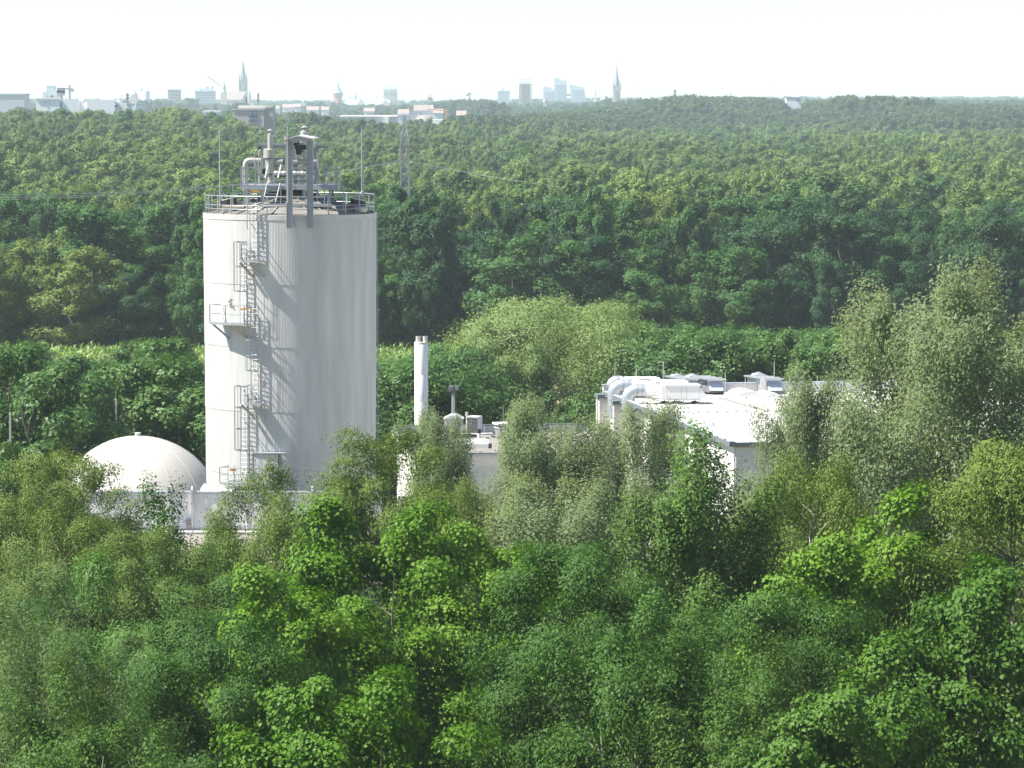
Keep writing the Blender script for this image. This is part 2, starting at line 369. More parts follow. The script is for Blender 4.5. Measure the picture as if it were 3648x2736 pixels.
def tri_mesh(name, parts):
    """parts: list of ((verts, tris), material)"""
    V = np.concatenate([p[0][0] for p in parts]); off = 0; T = []; mi = []
    for i, (vt, m) in enumerate(parts):
        T.append(vt[1] + off); off += len(vt[0]); mi.append(np.full(len(vt[1]), i, np.int32))
    T = np.concatenate(T).astype(np.int32); mi = np.concatenate(mi)
    me = bpy.data.meshes.new(name); me.vertices.add(len(V)); me.vertices.foreach_set('co', V.astype(np.float32).ravel())
    me.loops.add(T.size); me.loops.foreach_set('vertex_index', T.ravel())
    me.polygons.add(len(T)); me.polygons.foreach_set('loop_start', np.arange(0, T.size, 3, dtype=np.int32))
    for _, m in parts: me.materials.append(m)
    if len(parts) > 1: me.polygons.foreach_set('material_index', mi)
    me.update(calc_edges=True)
    return me
def tree_meshes(name, leafm, bark, **kw):
    l, wd = grow(**kw)
    return tri_mesh(name + '_crown', [(l, leafm)]), tri_mesh(name + '_trunk', [(wd, bark)])
def plant(name, meshes, loc, label, cat='tree', group=None, rz=0.0, s=(1, 1, 1)):
    root = thing(name, loc, label, cat, group); root.rotation_euler = (0, 0, rz); root.scale = s
    for me, nm in ((meshes[0], 'crown'), (meshes[1], 'trunk')):
        o = bpy.data.objects.new(nm, me); COL.objects.link(o); o.parent = root
    return root
KIND = {
 'silver': dict(shape='dome', leaders=1, nc=88, nl=150000, leaf=.118, asp=.85, rc=.25, up=.95, elong=2.1, flat=1.0, base=.08, spread=.3, horiz=.2, shell=.4, lump=.28, limbs=.6, noise=.55),
 'poplar': dict(shape='poplar', leaders=4, nc=92, nl=140000, leaf=.125, asp=.8, rc=.33, up=.95, elong=2.0, flat=1.0, base=.10, spread=.42, horiz=.2, shell=.35, limbs=.6, noise=.5),
 'birch': dict(shape='dome', leaders=1, nc=80, nl=130000, leaf=.11, asp=.7, rc=.25, up=.5, elong=1.4, flat=1.15, droop=1.0, base=.08, spread=.3, horiz=.25, limbs=.5, noise=.55),
 'olive': dict(shape='dome', leaders=1, nc=124, nl=140000, leaf=.11, asp=.7, rc=.25, up=.45, elong=1.6, flat=.85, droop=.25, base=.06, spread=.35, horiz=.3, noise=.5),
 'maple': dict(shape='dome', leaders=2, nc=96, nl=64000, leaf=.165, rc=.26, up=.45, elong=1.8, flat=.72, star=True, base=.05, spread=.3, horiz=.6, limbs=.35, lump=.3),
 'spiky': dict(shape='poplar', leaders=5, nc=110, nl=44000, leaf=.165, rc=.34, up=.9, elong=1.9, flat=.95, star=True, base=.08, spread=.5, horiz=.5, limbs=.4),
 'ash': dict(shape='broad', leaders=2, nc=64, nl=110000, leaf=.23, asp=.22, rc=.29, up=.5, elong=1.3, flat=.7, droop=.5, base=.1, spread=.3, horiz=.45, lump=.3),
 'willow': dict(shape='broad', leaders=4, nc=96, nl=120000, leaf=.15, asp=.28, rc=.30, up=.95, elong=2.0, flat=1.0, base=.08, spread=.42, horiz=.2, noise=.5),
 'dark': dict(shape='dome', leaders=1, nc=84, nl=130000, leaf=.11, asp=.75, rc=.26, up=.4, elong=1.8, flat=.78, base=.05, spread=.3, horiz=.4, lump=.3),
}
# ------------------------------------------------------------------ ground
def build_ground():
    xs = np.concatenate([np.linspace(-1500, -300, 25), np.linspace(-280, 280, 57), np.linspace(300, 1500, 25)])
    ys = np.concatenate([np.arange(-300, 560, 20), np.arange(560, 2600, 40), np.arange(2600, 7901, 100)])
    X, Y = np.meshgrid(xs, ys); Z = H(X, Y)
    nx, ny = len(xs), len(ys)
    V = np.stack([X, Y, Z], -1).reshape(-1, 3)
    i, j = np.meshgrid(np.arange(nx - 1), np.arange(ny - 1)); a = (j * nx + i).ravel()
    T = np.concatenate([np.stack([a, a + 1, a + nx + 1], 1), np.stack([a, a + nx + 1, a + nx], 1)])
    m = bpy.data.materials.new('meadow_ground'); m.use_nodes = True; t = m.node_tree; b = t.nodes['Principled BSDF']
    g = t.nodes.new('ShaderNodeNewGeometry'); n1 = t.nodes.new('ShaderNodeTexNoise'); n1.inputs['Scale'].default_value = .03; n1.inputs['Detail'].default_value = 6
    t.links.new(g.outputs['Position'], n1.inputs['Vector'])
    r = t.nodes.new('ShaderNodeValToRGB'); e = r.color_ramp.elements
    e[0].position = .42; e[0].color = (.045, .07, .022, 1); e[1].position = .62; e[1].color = (.26, .21, .10, 1)
    t.links.new(n1.outputs['Fac'], r.inputs[0]); t.links.new(r.outputs[0], b.inputs['Base Color']); b.inputs['Roughness'].default_value = .95
    o = bpy.data.objects.new('ground', tri_mesh('ground', [((V, T), m)])); COL.objects.link(o); tag(o, kind='structure')
    o.data.polygons.foreach_set('use_smooth', [True] * len(o.data.polygons))
build_ground()
def straw_patch():
    m = mat('dry_straw_grass', (.40, .33, .17), .95, 0, .25, .8, bump=.5)
    g = np.random.default_rng(4); n = 28
    a = np.arange(n) * 2 * np.pi / n; r = 1 + .15 * g.normal(0, 1, n)
    mb = MB(); mb.add([(8 + 26 * r[k] * math.cos(a[k]), 350 + 45 * r[k] * math.sin(a[k]), .012) for k in range(n)], [tuple(range(n))])
    o = mb.build('dry_meadow', m); tag(o, kind='structure')
straw_patch()
def corn():
    g = np.random.default_rng(5); n = 15000
    x = g.uniform(-75, -4, n); y = 404 + np.round(g.uniform(0, 48, n) / .75) * .75
    hh = g.uniform(1.2, 2.1, n); az = g.uniform(0, 6.28, n); ln = g.uniform(.5, .9, n)
    p = np.stack([x, y, hh * g.uniform(.45, 1, n)], 1)
    d = np.stack([np.cos(az) * .7, np.sin(az) * .7, g.uniform(.2, 1.0, n)], 1); d = _unit(d)
    sd = np.stack([-np.sin(az), np.cos(az), np.zeros(n)], 1) * .07
    q = p + d * ln[:, None]; low = p.copy(); low[:, 2] -= .5
    V = np.stack([p - sd, p + sd, q + np.stack([np.cos(az) * .15, np.sin(az) * .15, -.15 * np.ones(n)], 1), low], 1).reshape(-1, 3)
    T = (np.arange(n)[:, None, None] * 4 + np.array([(0, 1, 2), (0, 3, 1)])[None]).reshape(-1, 3)
    o = bpy.data.objects.new('corn_field', tri_mesh('corn_field', [((V, T), LM['corn'])])); COL.objects.link(o)
    tag(o, 'strip of bright green corn at the foot of the forest', 'corn', kind='stuff')
corn()
# ------------------------------------------------------------------ storage tank
TY = 226.0
TX = at(1034, 1000, TY).x; TC = Vector((TX, TY, 0)); TR = 307.0 / F * TY
ZR = at(1034, 758, TY).z                                   # rim
tank = thing('storage_tank', (TX, TY, 0), 'tall pale grey corrugated cylindrical tank rising above the trees', 'tank')
ZS = [ZR - .28] + [at(1034, v, TY - TR).z for v in (1012, 1236, 1466, 1692, 1918)]
def cyl(u, v, off=0.0):
    """point where the picture ray meets the tank wall enlarged by off"""
    d = ray(u, v); o = Vector((0, 0, CAMZ)); R = TR + off
    ox, oy = o.x - TX, o.y - TY; a = d.x ** 2 + d.y ** 2; b = 2 * (ox * d.x + oy * d.y); c = ox * ox + oy * oy - R * R
    D = max(0, b * b - 4 * a * c); t = (-b - math.sqrt(D)) / (2 * a); return o + d * t
def phi(u, off=0.0):
    p = cyl(u, 1200, off); return math.atan2(p.x - TX, -(p.y - TY))
def cp(ph, z, off=0.0): return Vector((TX + (TR + off) * math.sin(ph), TY - (TR + off) * math.cos(ph), z))
def cladding():
    NP, NC = 12, 30
    for k in range(5):
        h = ZS[k] - ZS[k + 1] + .06; r0 = TR - .022 * k
        prof = []
        for c in range(NC):
            for f, dr in ((0, 0), (.38, 0), (.5, .010), (.88, .010)): prof.append(((c + f) / NC, dr))
        prof.append((1.0, 0.0))
        A = 2 * math.pi / NP; n = len(prof); vs = []
        for z in (0, h):
            for f, dr in prof:
                a = f * A * .999; vs.append(((r0 + dr) * math.sin(a), -(r0 + dr) * math.cos(a), z))
        me = MB().add(vs, [(i, i + 1, n + i + 1, n + i) for i in range(n - 1)]).mesh('cladding_panel', M['clad'])
        for j in range(NP):
            inst(me, 'cladding_panel', tank, Matrix.Translation((TX, TY, ZS[k + 1] - .06)) @ Matrix.Rotation(A * j + .13 * (k % 2) + .05, 4, 'Z'))
cladding()
def tank_body():
    c = (TX, TY, 0)
    MB().lathe(c, [(TR - .22, 0), (TR - .22, ZR - .1)], 64).build('inner_shell', M['clad2'], tank)
    MB().lathe(c, [(TR + .02, ZR - .3), (TR + .035, ZR - .3), (TR + .035, ZR), (TR - .02, ZR + .02)], 128).build('rim_band', M['clad2'], tank)
    zp = PD(1960, 945, TY).z
    MB().lathe(c, [(TR + .30, 0), (TR + .30, zp - .45), (TR + .26, zp - .25), (TR + .0, zp + .05)], 96).build('plinth', M['white'], tank)
    za = P1(1200, 905, TY).z
    roof = MB().lathe(c, [(TR + .0, ZR + .025), (TR * .62, ZR + (za - ZR) * .42), (1.55, za - .12)], 72, False).build('roof', M['roofsheet'], tank)
    nr = 28; r1, r2 = TR - .06, 1.6
    me = MB().bar((0, -r1, ZR + .05), (0, -TR * .62, ZR + (za - ZR) * .42 + .035), .07, .09).bar((0, -TR * .62, ZR + (za - ZR) * .42 + .035), (0, -r2, za - .09), .06, .08).mesh('roof_rib', M['rib'])
    for j in range(nr):
        inst(me, 'roof_rib', roof, Matrix.Translation((TX, TY, 0)) @ Matrix.Rotation(2 * math.pi * (j + .3) / nr, 4, 'Z'))
    MB().lathe(c, [(1.9, za - .35), (1.9, za - .12), (1.3, za + .12), (.5, za + .26), (.0, za + .3)], 36).build('crown_cap', M['rust'], tank)
    return za
ZA = tank_body()
def roof_railing():
    r = TR - .10; zt = P1(200, 910, TY).z; zm = P1(200, 1004, TY).z; zl = P1(200, 1042, TY).z
    root = MB(); ring = lambda z, w: root.tube([(TX + r * math.sin(a), TY - r * math.cos(a), z) for a in np.linspace(0, 2 * math.pi, 73)[:-1]], w, 6, closed=True)
    ring(zt, .028); o = root.build('roof_railing', M['galv'], tank)
    for z in (zm, zl): root = MB(); ring(z, .022); root.build('rail', M['galv'], o)
    me = MB().box((0, -r, (ZR + zt) / 2), (.06, .045, zt - ZR)).mesh('post', M['galv'])
    for j in range(26): inst(me, 'post', o, Matrix.Translation((TX, TY, 0)) @ Matrix.Rotation(2 * math.pi * (j + .15) / 26, 4, 'Z'))
roof_railing()
def pl(o): return Vector(o)
RUNG = MB().tube([(-.24, 0, 0), (.24, 0, 0)], .016, 6).mesh('rung', M['galv'])
def ladder(u0, u1, vt, vb, cage=None, cage_v=None, wide=.48, off=.24):
    ph = phi((u0 + u1) / 2, off); b = cp(ph, 0, off); td = Vector((math.cos(ph), math.sin(ph), 0)); rd = Vector((math.sin(ph), -math.cos(ph), 0))
    zt, zb = at(0, vt, b.y).z, at(0, vb, b.y).z
    mb = MB()
    for s in (-1, 1):
        q = b + td * (s * wide / 2); mb.bar((q.x, q.y, zb), (q.x, q.y, zt), .035, .06)
        z = zb + .5
        while z < min(zt, ZR - .3): mb.bar((q.x, q.y, z), tuple(q - rd * off + Vector((0, 0, z))), .045, .045); z += 1.75
    o = mb.build('ladder', M['galv'], tank)
    z = zb + .15
    while z < zt - .05:
        inst(RUNG, 'rung', o, Matrix.Translation((b.x, b.y, z)) @ Matrix.Rotation(ph, 4, 'Z')); z += .28
    if cage is not None:
        z1, z0 = at(0, cage_v[0], b.y).z, at(0, cage_v[1], b.y).z; cb = MB(); rr = .42; cc = b + rd * .30
        zz = z0; N = max(2, int(round((z1 - z0) / 1.4)))
        for i in range(N + 1):
            z = z0 + (z1 - z0) * i / N
            pts = [cc + rd * (-.3 + .0) - td * .26 + Vector((0, 0, z))]
            for a in np.linspace(-1.15, 1.15, 9): pts.append(cc + rd * rr * math.cos(a) + td * rr * math.sin(a) + Vector((0, 0, z)))
            pts.append(cc - rd * .3 + td * .26 + Vector((0, 0, z)))
            for p, q in zip(pts[:-1], pts[1:]): cb.bar(p, q, .014, .06)
        for a in (-1.1, -.55, 0, .55, 1.1):
            p = cc + rd * rr * math.cos(a) + td * rr * math.sin(a); cb.bar((p.x, p.y, z0), (p.x, p.y, z1), .03, .014)
        cb.build('ladder_cage', M['galv'], tank)
    return ph
def zv(v, ph, off=.5): return at(0, v, cp(ph, 0, off).y).z
def platform(u0, u1, vdeck, vrail, deep=.95, struts=(), strut_v=0, mid=True, gap=None):
    a0, a1 = phi(u0, .5), phi(u1, .5); am = (a0 + a1) / 2; zd = zv(vdeck, am, .7); zt = zv(vrail, am, .7)
    n = 7; A = [a0 + (a1 - a0) * i / (n - 1) for i in range(n)]
    mb = MB(); inn = [cp(a, zd - .06, .06) for a in A]; out = [cp(a, zd - .06, deep) for a in A]
    mb.prism(inn + out[::-1], (0, 0, .06)); 
    for i in range(n - 1): mb.bar(out[i] + Vector((0, 0, .05)), out[i + 1] + Vector((0, 0, .05)), .02, .16)
    o = mb.build('platform', M['galv'], tank)
    pts = [cp(a0, 0, .1)] + [cp(a, 0, deep - .03) for a in A] + [cp(a1, 0, .1)]
    for z, wd in ((zt, .045), ((zd + zt) / 2, .03)):
        rl = MB()
        for p, q in zip(pts[:-1], pts[1:]): rl.bar(p + Vector((0, 0, z)), q + Vector((0, 0, z)), wd)
        rl.build('rail', M['galv'], o)
    me = None
    for a in (a0, am, a1):
        p = cp(a, 0, deep - .03)
        MB().bar((p.x, p.y, zd), (p.x, p.y, zt), .06, .05).build('post', M['galv'], o)
    for (su, wd, m) in struts:
        a = phi(su, .5); zb = zv(strut_v, a, .1)
        MB().bar(cp(a - .035, zd - .08, deep - .08), cp(a + .06, zb, .03), wd, .12).build('strut', m, o)
    return a0, a1, zd, zt
def ladders():
    # from the top down: ladder, platform with struts
    ph = ladder(660 + 672 / 2.91, 660 + 760 / 2.91, 380 + 850 / 2.91, 931)
    # tall hand loops where the ladder leaves the roof
    hb = MB(); b = cp(ph - .06, 0, .45); zt, zb = P1(0, 845, b.y).z, P1(0, 1270, b.y).z
    b2 = cp(ph - .06, 0, .28)
    hb.tube([(b2.x, b2.y, zt - .02), (b.x, b.y, zt), (b.x, b.y, zb), (b2.x, b2.y, zb)], .03, 6)
    hb.tube([(b.x - .16, b.y, zt), (b.x - .16, b.y, zb + 1.4)], .03, 6); hb.bar((b.x - .16, b.y, zt), (b.x, b.y, zt), .06)
    hb.build('hand_loop', M['galv'], tank)
    g = cp(phi(660 + 725 / 2.91, .2), 0, .1); z = P1(0, 880, g.y).z
    MB().bar((g.x - .33, g.y, z), (g.x + .33, g.y, z), .07, .10).bar((g.x - .33, g.y, z - .1), (g.x - .33, g.y, z + .04), .06).build('safety_gate', M['orange'], tank)
    platform(700 + 545 / 3.19, 700 + 735 / 3.19, 640 + 925 / 3.19, 640 + 732 / 3.19, .8, [(700 + 550 / 3.19, .16, M['wood']), (700 + 680 / 3.19, .05, M['beam'])], 640 + 1105 / 3.19)
    ladder(700 + 493 / 3.19, 700 + 578 / 3.19, 640 + 700 / 3.19, 1152, True, (640 + 705 / 3.19, 640 + 1265 / 3.19))
    p = platform(660 + 245 / 2.273, 660 + 505 / 2.273, 1050 + 232 / 2.273, 1050 + 85 / 2.273, .95, [(660 + 280 / 2.273, .07, M['beam']), (660 + 425 / 2.273, .15, M['wood'])], 1050 + 352 / 2.273)
    g = cp(phi(660 + 493 / 2.273, .4), 0, .55); z = P3(0, 115, g.y).z
    MB().bar((g.x - .26, g.y, z - .03), (g.x + .26, g.y, z + .05), .06, .10).build('safety_gate', M['orange'], tank)
    ladder(660 + 527 / 2.273, 660 + 595 / 2.273, 1050 + 90 / 2.273, 1050 + 880 / 2.273, True, (1050 + 360 / 2.273, 1050 + 612 / 2.273))
    platform(660 + 500 / 2.273, 660 + 625 / 2.273, 1050 + 882 / 2.273, 1050 + 738 / 2.273, .85, [(660 + 490 / 2.273, .14, M['conc']), (660 + 578 / 2.273, .05, M['beam'])], 1050 + 998 / 2.273)
    ladder(660 + 440 / 2.273, 660 + 503 / 2.273, 1050 + 735 / 2.273, 1050 + 1525 / 2.273, True, (1050 + 737 / 2.273, 1050 + 1255 / 2.273))
    platform(660 + 312 / 2.273, 660 + 812 / 2.273, 1050 + 1535 / 2.273, 1050 + 1408 / 2.273, .95)
    ladder(660 + 335 / 2.273, 660 + 395 / 2.273, 1050 + 1375 / 2.273, 1050 + 1580 / 2.273, off=.8)
    g = cp(phi(660 + 383 / 2.273, .8), 0, .85); z = P3(0, 1418, g.y).z
    MB().bar((g.x - .2, g.y, z), (g.x + .2, g.y, z), .06, .13).build('safety_gate', M['orange'], tank)
    # boxed access hatch with canopy above the bottom platform
    a0, a1 = phi(660 + 565 / 2.273, .3), phi(660 + 745 / 2.273, .3); zt = zv(1050 + 1292 / 2.273, (a0 + a1) / 2, .3); zb = zv(1050 + 1530 / 2.273, (a0 + a1) / 2, .3)
    A = np.linspace(a0, a1, 6); hb = MB().prism([cp(a, zb, -.03) for a in A] + [cp(a, zb, .30) for a in A[::-1]], (0, 0, zt - zb))
    ho = hb.build('access_hatch', M['clad2'], tank)
    A = np.linspace(phi(660 + 540 / 2.273, .3), phi(660 + 812 / 2.273, .3), 8); zc = zv(1050 + 1280 / 2.273, (a0 + a1) / 2, .3)
    MB().prism([cp(a, zc - .03, .012) for a in A] + [cp(a, zc - .03, .42) for a in A[::-1]], (0, 0, .05)).build('canopy', M['beam'], ho)
    for u in (541, 760):
        a = phi(660 + u / 2.273, .1); MB().bar(cp(a, zb, .05), cp(a, zc - .05, .05), .10, .08).build('side_trim', M['beam'] if u > 600 else M['galv'], ho)
    # white floodlights clipped to the middle platform rail
    fl = thing('floodlight', tuple(P3(378, 95, cp(p[0], 0, .9).y)), 'cluster of small white floodlights on the middle platform rail of the tank', 'floodlight')
    Y = cp((p[0] + p[1]) / 2, 0, .95).y
    MB().bar(P3(405, 130, Y), P3(345, 48, Y), .05).build('bracket', M['galv'], fl)
    for (x, y, s) in ((352, 50, .26), (362, 70, .28), (380, 97, .30)):
        q = P3(x, y, Y - .05); MB().lathe((q.x, q.y, q.z - .1), [(.0, .0), (s * .45, .02), (s * .5, .12), (s * .3, .2), (0, .22)], 12).build('lamp_head', M['lamp'], fl)
    q = P3(365, 42, Y); MB().box(tuple(q), (.26, .05, .16)).build('sensor_plate', M['clad2'], fl)
    # down-pipe and brackets at the right edge of the tank
    pts = [cp(math.radians(92), z, .07) for z in (ZR - .1, 16, 10, 6)]
    dp = MB().tube(pts, .035, 6).build('down_pipe', M['beam'], tank)
    for v in (815, 1310, 1480):
        q = cp(math.radians(91), at(0, v, TY).z, .12); MB().box(tuple(q), (.32, .12, .10)).build('pipe_bracket', M['beam'], dp)
    # small latch plates beside the ladders
    for (x, y) in ((770, 655),):
        q = cyl(700 + x / 3.19, 640 + y / 3.19, .03); MB().box(tuple(q), (.28, .05, .06)).build('lug', M['galv'], tank)
    q = cyl(660 + 622 / 2.273, 1050 + 691 / 2.273, .03); MB().box(tuple(q), (.32, .06, .06)).build('lug', M['wood'], tank)
ladders()

# ------------------------------------------------------------------ machinery on the tank roof
def vpost(mb, x, y0, y1, Y, w, d=None):
    a, b = P1(x, y0, Y), P1(x, y1, Y); mb.bar((a.x, Y, a.z), (a.x, Y, b.z), w, d or w); return mb
def wpx(n): return n / 2.9105 / F * TY
def gantry():
    Y = TY - TR - .22; xm = P1(1185, 400, Y)
    root = thing('hoist_gantry', (xm.x, Y, P1(0, 1260, Y).z), 'tall grey portal frame with gabled cap standing over the tank rim', 'gantry')
    for x in (1079, 1292):
        mb = MB(); a, b = P1(x, 350, Y), P1(x, 1258, Y)
        hw = wpx(58) / 2
        mb.box((a.x - hw, Y, (a.z + b.z) / 2), (.03, .34, a.z - b.z)); mb.box((a.x + hw, Y, (a.z + b.z) / 2), (.03, .34, a.z - b.z))
        mb.box((a.x, Y - .03, (a.z + b.z) / 2), (2 * hw - .034, .03, a.z - b.z))
        mb.build('column', M['beam'], root)
        q = P1(x, 410, Y + 5); MB().bar((a.x, Y + .2, a.z - .35), (a.x, TY + 1.2, a.z - .35), .16, .3).build('runway_beam', M['beam'], root)
        c2 = MB(); c2.bar((a.x, TY + 1.0, ZA + .1), (a.x, TY + 1.0, a.z - .5), .22, .22); c2.build('rear_leg', M['beam'], root)
    zt = P1(0, 308, Y).z; ze = P1(0, 332, Y).z; zb = P1(0, 362, Y).z
    xl, xr, xp = P1(1040, 0, Y).x, P1(1318, 0, Y).x, P1(1165, 0, Y).x
    poly = [(xl, Y - .3, zb), (xr, Y - .3, zb), (xr, Y - .3, ze), (xp, Y - .3, zt - .03), (xl, Y - .3, ze)]
    MB().prism(poly, (0, 1.0, 0)).build('gable_beam', M['beam'], root)
    for (p, q) in (((xl - .1, ze - .06), (xp + .02, zt + .02)), ((xp + .02, zt + .02), (xr + .1, ze - .02))):
        MB().bar((p[0], Y - .38, p[1]), (q[0], Y - .38, q[1]), .12, .05).build('edge_trim', M['clad2'], root)
        MB().prism([(p[0], Y - .36, p[1]), (q[0], Y - .36, q[1]), (q[0], Y - .36, q[1] + .05), (p[0], Y - .36, p[1] + .05)], (0, 5.5, 0)).build('cap_sheet', M['clad2'], root)
    MB().box((xl, Y - .34, (ze + zb) / 2), (.14, .12, .42)).build('end_block', M['lamp'], root)
    # hoist motor hanging under the cap
    mo = thing('hoist_motor', tuple(P1(1178, 500, Y + .5)), 'black hoist motor hanging under the gabled cap of the gantry', 'motor')
    Y2 = Y + .55; r = wpx(54) / 2
    c = P1(1178, 500, Y2); t = P1(1178, 425, Y2)
    MB().lathe((c.x, Y2, c.z), [(0, 0), (r * .85, 0), (r, .08), (r * 1.05, t.z - c.z - .03), (r * .8, t.z - c.z)], 20).build('motor_drum', M['black'], mo)
    for j in range(10):
        a = 2 * math.pi * j / 10; MB().bar((c.x + r * 1.03 * math.cos(a), Y2 + r * 1.03 * math.sin(a), c.z + .1), (c.x + r * 1.06 * math.cos(a), Y2 + r * 1.06 * math.sin(a), t.z - .1), .03).build('cooling_fin', M['dark'], mo)
    h0, h1 = P1(1140, 425, Y2), P1(1255, 405, Y2); MB().bar((h0.x, Y2, h0.z + .02), (h1.x, Y2, h0.z + .02), .35, .26).build('gear_case', M['black'], mo)
    a, b = P1(1125, 372, Y2), P1(1180, 405, Y2); MB().box(((a.x + b.x) / 2, Y2, (a.z + b.z) / 2), (b.x - a.x, .4, a.z - b.z)).build('junction_box', M['black'], mo)
    a = P1(1208, 372, Y2); b = P1(1208, 405, Y2); MB().lathe((a.x, Y2 - .05, b.z), [(.10, 0), (.10, a.z - b.z)], 12).build('hook_block', M['clad2'], mo)
    pts = [P1(1225 + 26 * math.sin(k * .5), 425 + 3.2 * k, Y2 - .1) for k in range(14)]; MB().tube(pts, .022, 5).build('cable_loop', M['black'], mo)
gantry()
def stacks():
    Y = TY + .2
    def stack(label, segs, cap, Y, base):
        x = segs[0][0]; p = P1(x, base, Y); root = thing('exhaust_stack', (p.x, Y, p.z), label, 'stack', 'exhaust stacks on the tank roof')
        for (cx, wd, y0, y1) in segs:
            a, b = P1(cx, y0, Y), P1(cx, y1, Y); r = wpx(wd) / 2
            MB().lathe((a.x, Y, b.z), [(r * .6, 0), (r, .02), (r, a.z - b.z - .06), (r * .55, a.z - b.z)], 24).build('stack_section', M['alu'], root)
        cx, wd, y0, y1 = cap; a, b = P1(cx, y0, Y), P1(cx, y1, Y); r = wpx(wd) / 2
        MB().lathe((a.x, Y, b.z), [(0, .02), (r, 0), (r, .03), (0, a.z - b.z)], 24).build('rain_cap', M['alu'], root)
        for j in range(3):
            an = j * 2.1; q = P1(cx, segs[0][2], Y); MB().bar((q.x + .12 * math.cos(an), Y + .12 * math.sin(an), q.z - .1), (q.x + .14 * math.cos(an), Y + .14 * math.sin(an), b.z + .03), .03).build('cap_bracket', M['galv'], root)
    stack('slender exhaust stack with conical cap, left of the gantry', [(882, 60, 275, 436), (870, 120, 434, 536), (872, 86, 534, 700), (880, 52, 700, 790), (880, 66, 765, 800)], (880, 60, 228, 250), TY - .3, 800)
    stack('stout exhaust stack with conical cap rising behind the gabled gantry', [(1236, 44, 222, 260), (1236, 92, 252, 330), (1222, 64, 330, 660), (1212, 90, 655, 700), (1205, 60, 690, 905)], (1236, 76, 192, 218), TY + .9, 900)
    # big insulated pipe with an elbow
    root = thing('insulated_pipe', tuple(P1(625, 870, TY + .5)), 'insulated pipe bending down at the left end of the roof machinery', 'pipe')
    Y = TY + .5; r = wpx(56) / 2
    pts = [P1(622, 870, Y), P1(622, 610, Y), P1(625, 588, Y), P1(636, 568, Y), P1(655, 558, Y), P1(680, 557, Y), P1(1360, 572, Y)]
    MB().tube(pts, r, 16).build('pipe_run', M['alu'], root)
    for x0, x1, f in ((785, 835, 1.5), (925, 1015, 1.55), (1120, 1165, 1.45), (1300, 1365, 1.5)):
        a, b = P1(x0, 572, Y), P1(x1, 573, Y); MB().tube([a, b], r * f, 20).build('pipe_collar', M['alu'], root)
    a, b = P1(950, 600, Y), P1(950, 680, Y); MB().tube([a, b], r * .8, 14).build('branch_pipe', M['alu'], root)
    for x in (1018, 1100): a, b = P1(x, 572, Y), P1(x + 10, 572, Y); MB().tube([a, b], r * 1.2, 16).build('flange', M['dark'], root)
    root = thing('transfer_pipe', tuple(P1(1100, 690, TY - 1)), 'lower horizontal pipe with bright flanges between the stacks', 'pipe')
    Y = TY - .9; r = wpx(40) / 2; a, b = P1(915, 688, Y), P1(1270, 694, Y)
    MB().tube([a, b], r, 16).build('pipe_run', M['alu'], root)
    for x in (925, 1005, 1120, 1200): q = P1(x, 690, Y); MB().tube([q, q + Vector((.14, 0, 0))], r * 1.18, 16).build('flange', M['lamp'], root)
    a, b = P1(925, 720, Y), P1(1290, 722, Y); MB().bar(a, b, .1, .1).build('pipe_support', M['dark'], root)
    # valve with dark actuator beside the slender stack
    root = thing('valve', tuple(P1(810, 800, TY - .8)), 'pipe valve with dark actuator at the left side of the slender stack', 'valve'); Y = TY - .9
    a, b = P1(768, 640, Y), P1(768, 696, Y); MB().box((a.x, Y, (a.z + b.z) / 2), (wpx(38), .3, a.z - b.z)).build('control_box', M['alu'], root)
    a, b = P1(815, 640, Y), P1(815, 700, Y); MB().lathe((a.x, Y, b.z), [(0, 0), (.09, 0), (.12, .1), (.1, a.z - b.z), (0, a.z - b.z)], 12).build('actuator', M['black'], root)
    a, b = P1(770, 700, Y), P1(770, 800, Y); MB().tube([a, b], wpx(24) / 2, 10).build('stem_pipe', M['alu'], root)
    a, b = P1(795, 720, Y), P1(800, 795, Y); MB().tube([a, b], .05, 8).build('valve_body', M['beam'], root)
    MB().lathe(tuple(P1(798, 752, Y)), [(0, 0), (.16, 0), (.16, .05), (0, .05)], 12).build('hand_wheel', M['black'], root)
    # small upright vessel right of the gantry
    root = thing('pressure_vessel', tuple(P1(1330, 800, TY)), 'small grey vessel on the upper deck right of the gantry', 'vessel'); Y = TY - .6
    a, b = P1(1332, 700, Y), P1(1332, 800, Y); MB().lathe((a.x, Y, b.z), [(0, 0), (.17, .04), (.2, .2), (.2, .4), (.12, .6), (.12, a.z - b.z)], 16).build('vessel_body', M['beam'], root)
    a, b = P1(1322, 655, Y), P1(1322, 705, Y); MB().lathe((a.x, Y, b.z), [(0, 0), (.14, 0), (.14, a.z - b.z), (0, a.z - b.z)], 14).build('filter_can', M['alu'], root)
    a, b = P1(1205, 745, Y), P1(1205, 800, Y); q = MB().lathe((a.x, Y, b.z), [(0, 0), (.24, 0), (.24, .12), (.14, .16), (.14, a.z - b.z - .08), (.26, a.z - b.z - .08), (.26, a.z - b.z), (0, a.z - b.z)], 18).build('pump_head', M['galv'], root)
stacks()
